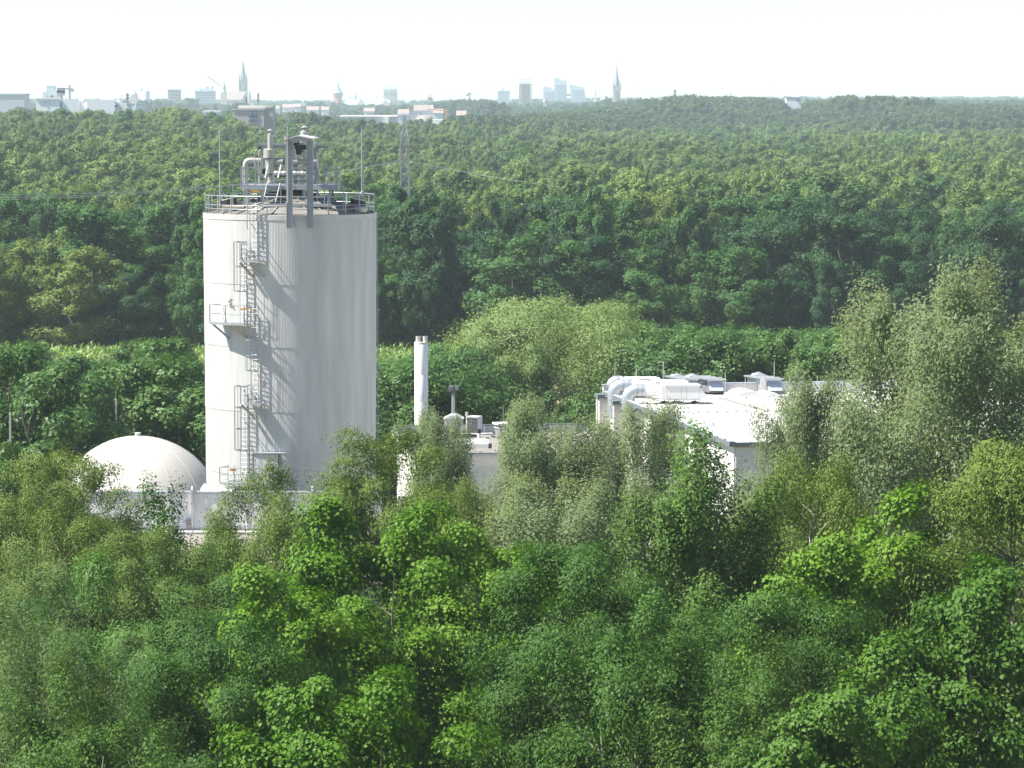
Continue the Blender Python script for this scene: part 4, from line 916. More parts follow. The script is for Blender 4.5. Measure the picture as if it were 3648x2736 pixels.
# ------------------------------------------------------------------ hall on the right
def hall():
    zp, zr, ze = 13.0, 12.4, 12.62
    bl = atz(2080 + 150 / 2.1686, 1200 + 375 / 2.1686, zp); fl = atz(2080 + 1130 / 2.1686, 1200 + 812 / 2.1686, ze)
    d = fl - bl; d.z = 0; rv = Vector((-d.y, d.x, 0)).normalized(); fwd = -d.normalized(); L = d.length; Wd = 27.0
    rz = math.atan2(rv.y, rv.x)
    br = bl + rv * Wd; fr = fl + rv * Wd; br.z = fr.z = 0
    def hp(a, b, z): p = fl + rv * a + fwd * b; return Vector((p.x, p.y, z))      # a to the right, b to the back
    ctr = hp(Wd / 2, L / 2, 0)
    root = thing('hall', tuple(ctr), 'large white hall with a flat roof and beige columns along its side wall', 'building')
    def hb(a0, a1, b0, b1, z0, z1): return MB().prism([hp(a0, b0, z0), hp(a1, b0, z0), hp(a1, b1, z0), hp(a0, b1, z0)], (0, 0, z1 - z0))
    hb(.3, Wd, .3, L - .1, 0, zr - .1).build('wall', M['whitewall'], root)
    hb(.1, Wd, .1, L - .1, zr - .09, zr).build('roof', M['membrane'], root)
    # roof sheet laps as narrow raised welds
    lp = MB()
    for i in range(1, 24):
        p, q = hp(.3, L * i / 24, zr + .012), hp(Wd - .2, L * i / 24, zr + .012); lp.bar(p, q, .06, .016)
    lp.build('membrane_laps', M['white'], root)['kind'] = 'stuff'
    hb(-.02, Wd, L - .1, L + .15, zr - .1, zp).build('rear_parapet', M['whitewall'], root)
    hb(-.08, Wd, L - .18, L + .2, zp + .003, zp + .07).build('parapet_coping', M['lflash'], root)
    hb(-.05, .32, -.05, L - .1, ze - .26, ze).build('side_edge', M['flash'], root)
    hb(-.02, .22, .02, L - .2, ze + .003, ze + .035).build('edge_coping', M['lflash'], root)
    hb(.34, Wd, -.05, .3, ze - .26, ze - .05).build('front_edge', M['flash'], root)
    hb(0.05, .3, .3, L, 3.0, 3.2).build('sill_line', M['lflash'], root)
    for x, y in ((285, 437), (408, 490), (540, 548), (675, 607), (818, 675), (965, 745)):
        q = atz(2080 + x / 2.1686, 1200 + y / 2.1686, ze - .2); b = (q - fl).dot(fwd)
        hb(-.42, .28, b - .42, b + .02, 0, ze - .42).build('column', M['column'], root)
        hb(-.52, -.06, b - .52, b + .12, ze - .41, ze - .18).build('column_cap', M['flash'], root)
    b = L - .3; hb(-.42, .28, b - .5, b - .05, 0, ze - .42).build('column', M['column'], root); hb(-.55, -.06, b - .6, b + .2, ze - .41, ze - .16).build('column_cap', M['flash'], root)
    # wall panels on the shaded front
    for i in range(8): hb(.4 + 3.3 * i, .4 + 3.3 * i + 3.24, .24, .3, .2, ze - .35).build('wall_panel', M['whitewall'], root)
    G = lambda x, y: atz(2080 + x / 2.1686, 1200 + y / 2.1686, zr + .01)
    # air handling units with ducts over the edge
    def unit(label, ground, x0, x1, xl, xr, y0, y1, duct, legs, down, hidden=False):
        q = G(*ground); Y = q.y
        P = lambda x, y: PH(x, y, Y)
        a, b = P(x0, y0), P(x1, y1); dep = 1.5
        un = thing('air_handling_unit', ((a.x + b.x) / 2, Y, zr), label, 'air unit', 'air handling units with ducts over the hall edge')
        sk = fwd * dep
        def box(x0, x1, y0, y1, name, m, dd=0.0, yy=0):
            a, b = P(x0, y0), P(x1, y1); o = Vector((0, yy, 0))
            return MB().prism([Vector((a.x, Y, b.z)) + o, Vector((b.x, Y, b.z)) + o, Vector((b.x, Y, a.z)) + o, Vector((a.x, Y, a.z)) + o], sk * (1 + dd)).build(name, m, un)
        xs = [x0, x0 + (x1 - x0) * .45, x0 + (x1 - x0) * .6, x1]
        for p, q2 in zip(xs[:-1], xs[1:]): box(p + 1.5, q2 - 1.5, y0 + 8, y1, 'casing_panel', M['duct'] if hidden else M['white'])
        box(x0, x1, y0 + 10, y1 - 2, 'casing_core', M['galv'], -.04, .03)
        box(x0 - 12, x1 + 10, y0 - 2, y0 + 8, 'top_cover', M['white'], .06, -.05)
        c0, c1 = P(x0, y1), P(x1, y1); box(x0 - 2, x1 + 2, y1, y1 + 6, 'base_frame', M['galv'], 0.02, -.02)
        # transition to the round duct
        dx, dy, dr = duct; r = dr / 2.1686 / F * Y
        cen = P(dx, dy) + sk * .5
        A = [P(xl, y0 + 5), P(xl, y1 - 3)]; f0 = [A[1], A[1] + sk, A[0] + sk, A[0]]
        B = [P(x0, y0 + 10), P(x0, y1)]; f1 = [B[1], B[1] + sk, B[0] + sk, B[0]]
        MB().add(f0 + f1, [(0, 1, 2, 3), (7, 6, 5, 4), (4, 5, 1, 0), (5, 6, 2, 1), (6, 7, 3, 2), (7, 4, 0, 3)]).build('neck', M['white'], un)
        nn = 16; ring = [cen + Vector((0, math.cos(t) * r, math.sin(t) * r)) for t in [(-math.pi * .75 - 2 * math.pi * k / nn) * 1 for k in range(nn)]]
        sq = []
        fc = [f0[0], f0[1], f0[2], f0[3]]
        # order the square outline to follow the ring: bottom front, top front, top back, bottom back
        loop = [f0[0], f0[3], f0[2], f0[1]]
        for k in range(nn):
            s = 4.0 * k / nn; i = int(s) % 4; sq.append(loop[i].lerp(loop[(i + 1) % 4], s - int(s)))
        MB().add(ring + sq, [(k, (k + 1) % nn, nn + (k + 1) % nn, nn + k) for k in range(nn)], False).build('transition', M['white'], un)
        # round duct and elbow
        ex, ybot = down
        corner = P(ex, dy) + sk * .5; z0 = P(ex, ybot).z
        pts = [cen, P(ex + dr * 1.05, dy) + sk * .5]
        for t in np.linspace(0, math.pi / 2, 5)[1:]: pts.append(corner + Vector((dr / 2.1686 / F * Y * 1.05 * (1 - math.sin(t)), 0, -dr / 2.1686 / F * Y * 1.05 * (1 - math.cos(t)))))
        pts.append(Vector((corner.x, corner.y, z0)))
        du = MB().tube(pts, r, 18).build('round_duct', M['duct'], un)
        for i, f in ((0, .35), (0, .8), (len(pts) - 2, .25), (len(pts) - 2, .6)):
            p, q2 = pts[i], pts[i + 1]; c = p.lerp(q2, f); dd = (q2 - p).normalized() * .03
            MB().tube([c - dd, c + dd], r * 1.04, 18).build('duct_collar', M['galv'], du)
        # outlet wedge on the right
        if xr: 
            a, b, c = P(x1, y0 + 14), P(x1, y1), P(xr, y1 - 22); c2 = P(xr, y1 - 14)
            MB().prism([b, c2, c, a], sk).build('outlet_hood', M['white'], un)
        for lx in legs:
            p = P(lx, y1 + 5); 
            for o in (Vector((0, .1, 0)), sk * .9):
                MB().tube([Vector((p.x + o.x, p.y + o.y, zr + .06)), Vector((p.x + o.x, p.y + o.y, p.z))], .03, 6).build('leg', M['galv'], un)
                MB().lathe((p.x + o.x, p.y + o.y, zr + .005), [(.28, 0), (.26, .05), (.04, .12), (0, .12)], 12).build('foot', M['dark'], un)
    unit('front white air unit on stilts whose duct bends down over the hall edge', (770, 520), 640, 895, 603, 955, 372, 481, (495, 425, 52), (655, 735, 770, 893), (362, 640))
    unit('middle white air unit half hidden behind the front one, duct over the hall edge', (700, 478), 565, 800, 530, None, 346, 440, (390, 385, 52), (580, 760), (252, 640))
    unit('rear grey air unit at the far corner of the hall roof with bent duct', (500, 452), 362, 585, 345, None, 322, 400, (300, 347, 40), (400, 560), (228, 380), True)
    # intake units with sloped blue hood and round back
    def intake(label, ground, x0, x1, y0, y1, hood, domex, box=False):
        q = G(*ground); Y = q.y; P = lambda x, y: PH(x, y, Y); dep = fwd * 2.4
        a, b = P(x0, y0), P(x1, y1); zb = P(0, y1 - 8).z
        un = thing('intake_unit', ((a.x + b.x) / 2, Y, zr), label, 'air unit', 'intake units with sloping hoods on the hall roof')
        bx0, bx1 = P(hood[0] - 10, 0).x, P(x1, 0).x; zt = P(0, y0 + 18).z
        MB().prism([Vector((bx0, Y + .45, zb)), Vector((bx1, Y + .45, zb)), Vector((bx1, Y + .45, zt)), Vector((bx0, Y + .45, zt))], dep + Vector((-.7, 0, 0))).build('casing', M['duct'], un)
        # sloped hood at the front
        hx0, hx1 = P(hood[0], 0).x, P(hood[1], 0).x; h0, h1 = P(0, hood[2]).z, P(0, hood[3]).z
        MB().prism([(hx0, Y + .44, h0), (hx0, Y - .15, h1), (hx0, Y - .12, h1 - .03), (hx0, Y + .44, h0 - .06)], (hx1 - hx0, 0, 0)).build('sloped_hood', M['hood'], un)
        for x in (hx0, hx1 - .02): MB().prism([(x, Y + .44, h0 - .02), (x, Y - .15, h1), (x, Y + .44, zb)], (.02, 0, 0)).build('hood_cheek', M['duct'], un)
        MB().box(((hx0 + hx1) / 2, Y + .40, (h1 + zb) / 2), (hx1 - hx0, .06, h1 - zb)).build('intake_opening', M['louver'], un)
        for k in range(5): MB().box((hx0 + (hx1 - hx0) * (k + .5) / 5, Y + .3, (h1 + zb) / 2), (.06, .1, h1 - zb)).build('intake_bar', M['white'], un)
        zc = zt + .02
        tp = [Vector((bx0 - .12, Y - .05, zc - .02)), Vector((bx1 + .1, Y - .05, zc - .02))]
        MB().prism([tp[0], tp[1], tp[1] + Vector((0, 0, .10)), tp[0] + Vector((0, 0, .10))], dep * 1.2 + Vector((-.75, 0, .0))).build('top_cover', M['duct'], un)
        for k in range(3):
            s = (k + .6) / 3.4; p, q2 = tp[0] + (dep * 1.2 + Vector((-.75, 0, 0))) * s, tp[1] + (dep * 1.2 + Vector((-.75, 0, 0))) * s
            MB().bar(p + Vector((0, 0, .12)), q2 + Vector((0, 0, .12)), .1, .05).build('cover_rib', M['white'], un)
        if domex:
            c = P(domex[0], domex[1]) + dep * .8; r = domex[2] / 2.1686 / F * c.y
            MB().tube([c + Vector((-.35, .1, 0)), c + Vector((.05, .1, .03)), c + Vector((.7, .1, -.25))], [r * .55, r, r], 16).build('round_elbow', M['duct'], un)
        MB().prism([Vector((bx0, Y + .2, zr + .16)), Vector((bx1, Y + .2, zr + .16)), Vector((bx1, Y + .2, zb)), Vector((bx0, Y + .2, zb))], dep).build('base_frame', M['galv'], un)
        for f in (.15, .85):
            for g in (.1, .9):
                p = Vector((bx0 + (bx1 - bx0) * f, Y + .25, zr)) + dep * g; MB().lathe((p.x, p.y, zr + .003), [(.24, 0), (.2, .06), (.05, .17), (0, .17)], 10).build('foot', M['dark'], un)
        if box:
            p = P(1387, 362); MB().box((p.x, Y + .2, p.z), (.38, .3, .50)).build('control_box', M['lamp'], un)
            MB().tube([P(1398, 390, Y), P(1404, 412, Y), P(1402, 432, Y)] if False else [P(1398, 388), P(1404, 412), P(1402, 432)], .02, 5).build('cable', M['dark'], un)
    intake('far left intake unit with blue hood, half hidden behind the white units', (800, 446), 760, 878, 316, 410, (805, 875, 348, 380), (760, 322, 22))
    intake('intake unit with sloping blue hood beside the white units on the hall roof', (1010, 446), 925, 1085, 316, 440, (972, 1078, 346, 412), (878, 330, 30))
    intake('intake unit standing alone at the rear parapet with a control box on its side', (1470, 442), 1365, 1532, 313, 442, (1425, 1532, 346, 412), (1390, 318, 30), True)
    # barrel skylights
    for (x0, x1, yb, yt, lab) in ((1185, 1400, 465, 422, 'white barrel skylight in the middle of the hall roof'), (1395, 1560, 478, 440, 'flat white skylight box right of the barrel skylight')):
        q = G((x0 + x1) / 2, yb + 15); Y = q.y; r = (x1 - x0) / 2 / 2.1686 / F * Y; h = (yb + 15 - yt) / 2.1686 / F * Y
        s = thing('skylight', (q.x, Y, zr), lab, 'skylight', 'skylights on the hall roof')
        if 'barrel' in lab:
            pts = [(q.x + r * math.cos(t), Y, zr + .02 + h * math.sin(t)) for t in np.linspace(math.pi, 0, 13)]
            MB().prism(pts, fwd * 3.2).build('vault', M['skylight'], s)
            MB().prism([(q.x - r - .1, Y - .08, zr + .004), (q.x + r + .1, Y - .08, zr + .004), (q.x + r + .1, Y - .08, zr + .16), (q.x - r - .1, Y - .08, zr + .16)], fwd * 3.4).build('kerb', M['white'], s)
        else:
            MB().box((q.x, Y + .6, zr + h * .35), (2 * r, 1.4, h * .7)).build('kerb', M['white'], s); MB().box((q.x, Y + .6, zr + h * .7 + .04), (2 * r + .15, 1.5, .07)).build('lid', M['skylight'], s)
    # conductor blocks
    bm = MB().box((0, 0, .06), (.22, .16, .12)).mesh('conductor_block', M['conc'])
    lc = thing('lightning_conductor', tuple(G(1060, 582)), 'straight row of small grey conductor blocks across the white hall roof', 'conductor')
    for k in range(14): inst(bm, 'conductor_block', lc, Matrix.Translation(G(662 + 74 * k, 584 - .4 * k)))
    lc = thing('lightning_conductor', tuple(G(1240, 530)), 'slanting row of small grey conductor blocks on the white hall roof', 'conductor')
    for k in range(22): inst(bm, 'conductor_block', lc, Matrix.Translation(G(1055 + 17.2 * k, 480 + 4.7 * k)))
    for i, (x, y0, y1, lab) in enumerate(((240, 205, 372, 'lightning rod at the far left corner of the hall'), (405, 245, 400, 'lightning rod behind the rear grey air unit'), (612, 195, 420, 'lightning rod behind the middle white air unit'),
              (1092, 280, 478, 'lightning rod standing before the rear parapet beside the blue hooded intake unit'), (1247, 310, 440, 'lightning rod at the rear parapet left of the lone intake unit'), (1470, 190, 430, 'tallest lightning rod behind the lone intake unit'),
              (1589, 305, 450, 'lightning rod just right of the lone intake unit'), (1630, 275, 440, 'lightning rod in front of the rear parapet near the poplar top'), (1803, 300, 440, 'rightmost lightning rod at the rear parapet of the hall'))):
        q = G(x, max(y1, 436)) if i > 2 else G(x, y1 + 40); t = PH(x, y0, q.y); r = thing('roof_rod', (q.x, q.y, zr), lab, 'rod', 'lightning rods on the hall roof')
        MB().tube([(q.x, q.y, zr + .1), (q.x, q.y, t.z)], [.035, .02], 6).build('rod', M['clad2'], r); MB().lathe((q.x, q.y, zr + .004), [(.2, 0), (.2, .1), (.05, .12), (0, .12)], 12).build('foot', M['conc'], r)
    # wall lamp on the side wall
    q = hp(-.15, L - 1.6, ze - 1.6); MB().bar(q, q + rv * .3, .1, .12).build('wall_lamp', M['louver'], root)
hall()
# ------------------------------------------------------------------ lightning masts left of the dome
for (x, y0, y1, Y, lab) in ((97, 258, 860, 236, 'grey tapered lightning mast at the far left edge'), (1140, 118, 520, 243.5, 'grey tapered lightning mast rising behind the white dome')):
    t = PD(x, y0, Y); r = thing('lightning_mast', (t.x, Y, 0), lab, 'mast', 'lightning masts beside the dome')
    rr = 8.5 / 2.7645 / F * Y
    MB().tube([(t.x, Y, 0), (t.x, Y, t.z * .6), (t.x, Y, t.z)], [rr * 1.8, rr * 1.25, rr * .8], 12).build('pole', M['galv'], r)
    MB().tube([(t.x, Y, t.z), (t.x, Y, t.z + .62)], .018, 5).build('needle', M['galv'], r); MB().lathe((t.x, Y, t.z - .05), [(rr * .95, 0), (rr * .95, .1), (0, .12)], 12).build('cap', M['clad2'], r)
    MB().tube([(t.x + rr * 1.3, Y - .1, t.z), (t.x + rr * 1.9, Y - .1, 0)], .018, 4).build('down_wire', M['rust'], r)
# ------------------------------------------------------------------ lattice pylon and wires
def pylon():
    Y = 625.0; s = F / Y
    def Q(x, y): return at(1350 + x / 2.0737, 400 + y / 2.0737, Y)
    top = Q(190, 22); b = Q(190, 720); zb = Hf(top.x, Y)
    root = thing('lattice_pylon', (top.x, Y, zb), 'slim lattice power pylon standing up from the forest right of the tank', 'pylon')
    zs_ = [Q(0, y).z for y in (22, 120, 182, 240, 345, 470, 600, 720)]; hw = [.10, .38, .72, .86, .76, .84, .95, 1.02]
    hw = [h * .8 for h in hw]; zs_.append(zb); hw.append(1.0)
    legs = []
    for sx in (-1, 1):
        for sy in (-1, 1):
            mb = MB()
            for i in range(len(zs_) - 1): mb.bar((top.x + sx * hw[i], Y + sy * hw[i], zs_[i]), (top.x + sx * hw[i + 1], Y + sy * hw[i + 1], zs_[i + 1]), .24)
            mb.build('leg', M['galv'], root)
    for i in range(len(zs_) - 1):
        n = 1 if i < 3 else 3
        for j in range(n):
            za, zc = zs_[i] + (zs_[i + 1] - zs_[i]) * j / n, zs_[i] + (zs_[i + 1] - zs_[i]) * (j + 1) / n
            ha, hc = hw[i] + (hw[i + 1] - hw[i]) * j / n, hw[i] + (hw[i + 1] - hw[i]) * (j + 1) / n
            mb = MB()
            for sy in (-1, 1):
                for sx in (-1, 1): mb.bar((top.x + sx * ha, Y + sy * ha, za), (top.x - sx * hc, Y + sy * hc, zc), .07)
                mb.bar((top.x - hc, Y + sy * hc, zc), (top.x + hc, Y + sy * hc, zc), .08)
            for sx in (-1, 1):
                mb.bar((top.x + sx * ha, Y - ha, za), (top.x + sx * hc, Y + hc, zc), .07)
            mb.build('lattice_brace', M['galv'], root)
    for y, h in ((182, .8), (240, .9)):
        z = Q(0, y).z; MB().bar((top.x - h, Y, z), (top.x + h, Y, z), .2, .2).build('cross_arm', M['galv'], root)
    for x in (-.8, -.45, .4, .8):
        z = Q(0, 240).z; MB().tube([(top.x + x, Y, z), (top.x + x, Y, z - 2.6)], .10, 6).build('insulator', M['rust'], root)
    # wires
    wl = [(-.8, -2.6, 'lowest'), (-.2, -2.6, 'middle'), (.7, -2.6, 'upper')]
    zt = Q(0, 240).z - 2.6
    ends_l = [(-120, 712, 470.), (-120, 704, 470.), (-120, 694, 470.)]
    for k, (dx, dz, nm) in enumerate(wl):
        for side in (-1, 1):
            a = Vector((top.x + dx, Y, zt))
            if side < 0: e = at(ends_l[k][0], ends_l[k][1], 470.); sag = 1.6
            else: e = at(3700, 740 + 8 * k, 560.); sag = 3.2
            pts = []
            for f in np.linspace(0, 1, 15): p = a.lerp(e, f); p.z -= sag * 4 * f * (1 - f); pts.append(p)
            o = MB().tube(pts, .026 if side < 0 else .009, 4, False).build('power_line', M['clad2'] if side < 0 else M['steel'])
            tag(o, ('%s of the power lines running from the pylon to the left behind the tank' if side < 0 else '%s of the power lines running from the pylon to the right over the forest') % nm, 'power line', 'power lines')
pylon()
# ------------------------------------------------------------------ distant city
def gz(p): return Hf(p.x, p.y)
def block(name, label, Q, x0, x1, y0, Y, depth, m, cat='building', roof=None, group=None, rows=0, cols=0, wm=None):
    a, b = Q(x0, y0, Y), Q(x1, y0, Y); z0 = Hf((a.x + b.x) / 2, Y); cx = (a.x + b.x) / 2
    root = thing(name, (cx, Y, z0), label, cat, group)
    MB().box((cx, Y + depth / 2, (a.z + z0) / 2), (b.x - a.x, depth, a.z - z0)).build('wall', m, root)
    MB().box((cx, Y + depth / 2, a.z + .3), ((b.x - a.x) * 1.03, depth * 1.03, .8)).build('roof', roof or m, root)
    if rows:
        W, Ht = b.x - a.x, a.z - z0; sx, sy = W / cols, min(3.6, Ht / rows)
        me = MB().box((0, 0, 0), (sx * .6, .4, sy * .5)).mesh('window', wm or M['glass'])
        for i in range(cols):
            for j in range(rows): inst(me, 'window', root, Matrix.Translation((a.x + sx * (i + .5), Y - .1, a.z - sy * (j + .7))))
    return root, a, b, z0
def add(root, nm, m, mb): return mb.build(nm, m, root)
def spire(label, Q, x, y_tip, y_base, w_base, y_body, w_body, Y, ms, mbod, name='church', crown=True, extra=None):
    t = Q(x, y_tip, Y); z0 = Hf(t.x, Y); zs = Q(x, y_base, Y).z; k = Y / F / 2.212
    root = thing(name, (t.x, Y, z0), label, 'church')
    wb, ws = w_body * k, w_base * k
    MB().box((t.x, Y, (zs + z0) / 2), (wb, wb, zs - z0), .0).build('tower', mbod, root)
    MB().lathe((t.x, Y, zs), [(ws / 2, 0), (ws * .27, (t.z - zs) * .45), (.25, t.z - zs)], 8, False).build('spire', ms, root)
    MB().tube([(t.x, Y, t.z - 1), (t.x, Y, t.z + 3)], .3, 5).build('cross', ms, root)
    if crown:
        for sx in (-1, 1):
            for sy in (-1, 1): MB().lathe((t.x + sx * wb * .42, Y + sy * wb * .42, zs - 4), [(wb * .11, 0), (wb * .11, 4), (.1, 14)], 6, False).build('pinnacle', ms, root)
    for j in range(2):
        MB().box((t.x, Y - wb / 2 - .1, zs - 9 - 14 * j), (wb * .35, .5, 9)).build('bell_opening', M['slate'], root)
    return root, t, zs, z0, k
def city():
    # ---- left
    block('flat_building', 'low pale building at the far left edge of the skyline', C4, -40, 190, 348, 2300, 25, M['tower_grey'])
    r, a, b, z0 = block('high_rise', 'faint pale high rise group far left behind a crane', C4, 365, 425, 280, 5600, 25, M['tower_grey'])
    k = 5600 / F / 2.212
    for x0, x1, y in ((335, 365, 325), (425, 450, 310)): p, q = C4(x0, y, 5600), C4(x1, y, 5600); MB().box(((p.x + q.x) / 2, 5610, (p.z + z0) / 2), (q.x - p.x, 22, p.z - z0)).build('wing', M['tower_grey'], r)
    def crane(label, Q, mx, y0, y1, jx0, jx1, jy, Y, m=M['steel'], w=1.6, jy2=None):
        t = Q(mx, y0, Y); zz = Hf(t.x, Y); r = thing('tower_crane', (t.x, Y, zz), label, 'crane', 'tower cranes over the city')
        MB().bar((t.x, Y, zz), (t.x, Y, t.z), w).build('mast', m, r); MB().bar(Q(jx0, jy if jy2 is None else jy2, Y), Q(jx1, jy, Y), w * .8).build('jib', m, r)
        p = Q(mx, jy, Y); MB().box((p.x, Y - 1, p.z - 1.2), (w * 1.3, w * 1.3, w * 1.5)).build('cab', m, r)
        e = Q(jx1 if abs(jx1 - mx) < abs(jx0 - mx) else jx0, jy, Y); MB().box((e.x, Y, e.z - 1.5), (w * 1.6, w, w * 1.6)).build('counterweight', m, r)
    crane('thin tower crane at the left end of the skyline', C4, 549, 270, 380, 480, 572, 302, 3600)
    crane('faint leaning jib crane left of the tall dark spire', C4, 1675, 280, 390, 1640, 1745, 285, 5600, jy2=205)
    crane('faint tower crane near the middle of the skyline', C5, 1708, 325, 400, 1690, 1730, 343, 4800)
    crane('orange tower crane standing in the haze before the city', C5, 1525, 458, 575, 1375, 1530, 476, 2300, M['orange'], .7, jy2=462)
    Y = 1900
    r, a, b, z0 = block('white_complex', 'long white stepped building above the trees at the left', C4, 285, 470, 383, Y, 30, M['far_white'])
    for x0, x1, y, yb in ((485, 615, 383, 440), (612, 905, 405, 470), (680, 900, 388, 410), (905, 1060, 415, 470)):
        p, q = C4(x0, y, Y + (6 if y > 400 else 0)), C4(x1, y, Y); MB().box(((p.x + q.x) / 2, Y + 14 + (y - 380) * .2, (p.z + z0) / 2), (q.x - p.x, 26, p.z - z0)).build('wing', M['far_white'], r)
    for i in range(5):
        p, q = C4(716 + 42 * i, 430, Y - .2), C4(752 + 42 * i, 446, Y - .2); MB().box(((p.x + q.x) / 2, Y + 3.4, (p.z + q.z) / 2), (q.x - p.x, .6, p.z - q.z)).build('window', M['bluepanel'], r)
    for x0, x1 in ((345, 360), (655, 665)): p, q = C4(x0, 400, Y), C4(x1, 412, Y); MB().box(((p.x + q.x) / 2, Y - .1, (p.z + q.z) / 2), (q.x - p.x, .6, p.z - q.z)).build('window', M['slate'], r)
    for (x, y0, y1, lab, w) in ((466, 296, 383, 'antenna tower on the long white building', 2.2), (397, 350, 383, 'small antenna on the left part of the white building', .8), (992, 332, 420, 'thin radio mast at the right end of the white building', .9)):
        p, q = C4(x, y0, Y), C4(x, y1, Y); r = thing('antenna_mast', (p.x, Y + 8, q.z), lab, 'antenna'); MB().tube([(p.x, Y + 8, q.z - 1), (p.x, Y + 8, p.z)], [w * .5, w * .3], 6).build('mast', M['steel'], r)
        for f in (.55, .8): MB().box((p.x, Y + 8, q.z + (p.z - q.z) * f), (w * 1.8, w, w * 1.2)).build('antenna_panel', M['steel'], r)
    # domed church
    Y = 5000; p = C4(1058, 345, Y); k = Y / F / 2.212; z0 = Hf(p.x, Y); r = thing('domed_church', (p.x, Y, z0), 'small hazy domed church left of the spire', 'church')
    MB().box((p.x, Y, (p.z + z0) / 2), (46 * k, 15, p.z - z0)).build('nave', M['sand'], r); MB().lathe((p.x, Y, p.z), [(22 * k, 0), (18 * k, 12 * k), (6 * k, 22 * k), (2 * k, 36 * k), (0, 44 * k)], 12).build('dome', M['slate'], r)
    for x, y in ((957, 342), (1020, 348)): t = C4(x, y, Y); MB().lathe((t.x, Y + 5, z0), [(5 * k, 0), (5 * k, t.z - z0 - 20 * k), (0, t.z - z0)], 8).build('turret', M['slate'], r)
    p = C4(1146, 318, 5200); z0 = Hf(p.x, 5200); k = 5200 / F / 2.212; r = thing('round_tower', (p.x, 5200, z0), 'pale round tower block left of the brown high rise', 'building')
    MB().lathe((p.x, 5200, z0), [(34 * k, 0), (34 * k, p.z - z0 - 1), (30 * k, p.z - z0), (0, p.z - z0)], 20).build('wall', M['tower_grey'], r); MB().box((p.x - 5, 5200, p.z + 1), (20 * k, 6, 3)).build('roof_house', M['tower_grey'], r)
    block('high_rise', 'square brownish high rise standing alone left of the church', C4, 1322, 1415, 312, 4700, 22, M['brown'], roof=M['bluepanel'], rows=7, cols=5)
    r, a, b, z0 = block('office_block', 'wide grey office block with a roof antenna left of the church', C4, 1537, 1690, 320, 5000, 25, M['tower_grey'], rows=6, cols=9, wm=M['bluepanel'])
    p, q = C4(1622, 285, 5000), C4(1622, 322, 5000); MB().bar((p.x, 5008, q.z), (p.x, 5008, p.z), 1.5).build('antenna', M['steel'], r); MB().box((p.x, 5008, q.z + 2), (18, 10, 4)).build('roof_house', M['tower_grey'], r)
    # town church with a green cap
    Y = 5100; p = C4(1764, 325, Y); z0 = Hf(p.x, Y); k = Y / F / 2.212; r = thing('town_church', (p.x, Y, z0), 'old church tower with a green copper cap beside the tall spire', 'church')
    MB().box((p.x, Y, (p.z + z0) / 2), (42 * k, 42 * k, p.z - z0)).build('tower', M['sand'], r)
    MB().lathe((p.x, Y, p.z), [(24 * k, 0), (18 * k, 10 * k), (15 * k, 30 * k), (17 * k, 42 * k), (9 * k, 52 * k), (6 * k, 72 * k), (0, 88 * k)], 8, False).build('copper_cap', M['copper'], r)
    a, b = C4(1700, 322, Y), C4(1895, 322, Y); zz = C4(0, 388, Y).z
    MB().prism([(a.x, Y + 20, zz), (a.x, Y + 44, zz), (a.x + 6, Y + 32, a.z)], (b.x - a.x, 0, 0)).build('nave_roof', M['tile'], r); MB().box(((a.x + b.x) / 2, Y + 32, (zz + z0) / 2), (b.x - a.x, 22, zz - z0)).build('nave', M['sand'], r)
    r, t, zs, z0, k = spire('tallest dark openwork church spire on the left of the skyline', C4, 1915, 72, 240, 56, 250, 64, 5200, M['dstone'], M['dstone'])
    for j in range(3):
        z = zs + (t.z - zs) * (.12 + .14 * j); MB().box((t.x, 5200 - 56 * k * (.5 - .16 * j) + .3 + 1.6 * j, z), (6 * k, 2.5, 9 * k)).build('spire_opening', M['tower_glass'], r)
    p = C4(1967, 300, 5150); z0 = Hf(p.x, 5150); r = thing('slim_spire', (p.x, 5150, z0), 'small slim spire just right of the tallest spire', 'spire')
    MB().lathe((p.x, 5150, z0), [(10 * k, 0), (10 * k, p.z - z0 - 50 * k), (5 * k, p.z - z0 - 30 * k), (.1, p.z - z0)], 8, False).build('turret', M['dstone'], r)
    # near brown flats
    Y = 1450; r, a, b, z0 = block('apartment_block', 'brown flat roofed apartment block above the forest behind the tank', C4, 1880, 2148, 448, Y, 16, M['brown'], roof=M['lamp'])
    k = Y / F / 2.212
    p, q = C4(1838, 466, Y), C4(2085, 466, Y); MB().box(((p.x + q.x) / 2, Y - 2.2, (p.z + z0) / 2), (q.x - p.x, 4, p.z - z0)).build('front_wing', M['brown'], r); MB().box(((p.x + q.x) / 2, Y - 2.2, p.z + .15), (q.x - p.x + .6, 4.6, .4)).build('roof_edge', M['lamp'], r)
    p, q = C4(1965, 478, Y), C4(2032, 560, Y); MB().box(((p.x + q.x) / 2, Y - 4.25, (p.z + q.z) / 2), (q.x - p.x, .2, p.z - q.z)).build('blue_bay', M['bluepanel'], r)
    for x in (1981, 2017):
        for y in (500, 543):
            c = C4(x, y, Y); f = MB().box((c.x, Y - 4.4, c.z), (22 * k, .15, 24 * k)).build('window', M['lamp'], r)
            for sx in (-1, 1): MB().box((c.x + sx * 5 * k, Y - 4.5, c.z), (8 * k, .1, 19 * k)).build('pane', M['glass'], f)
    for x, y0 in ((1967, 403), (1985, 420), (2040, 420)):
        c = C4(x, y0, Y); MB().box((c.x, Y + 4, (c.z + a.z) / 2), (13 * k, 2, c.z - a.z + .5)).build('chimney', M['lamp'], r)
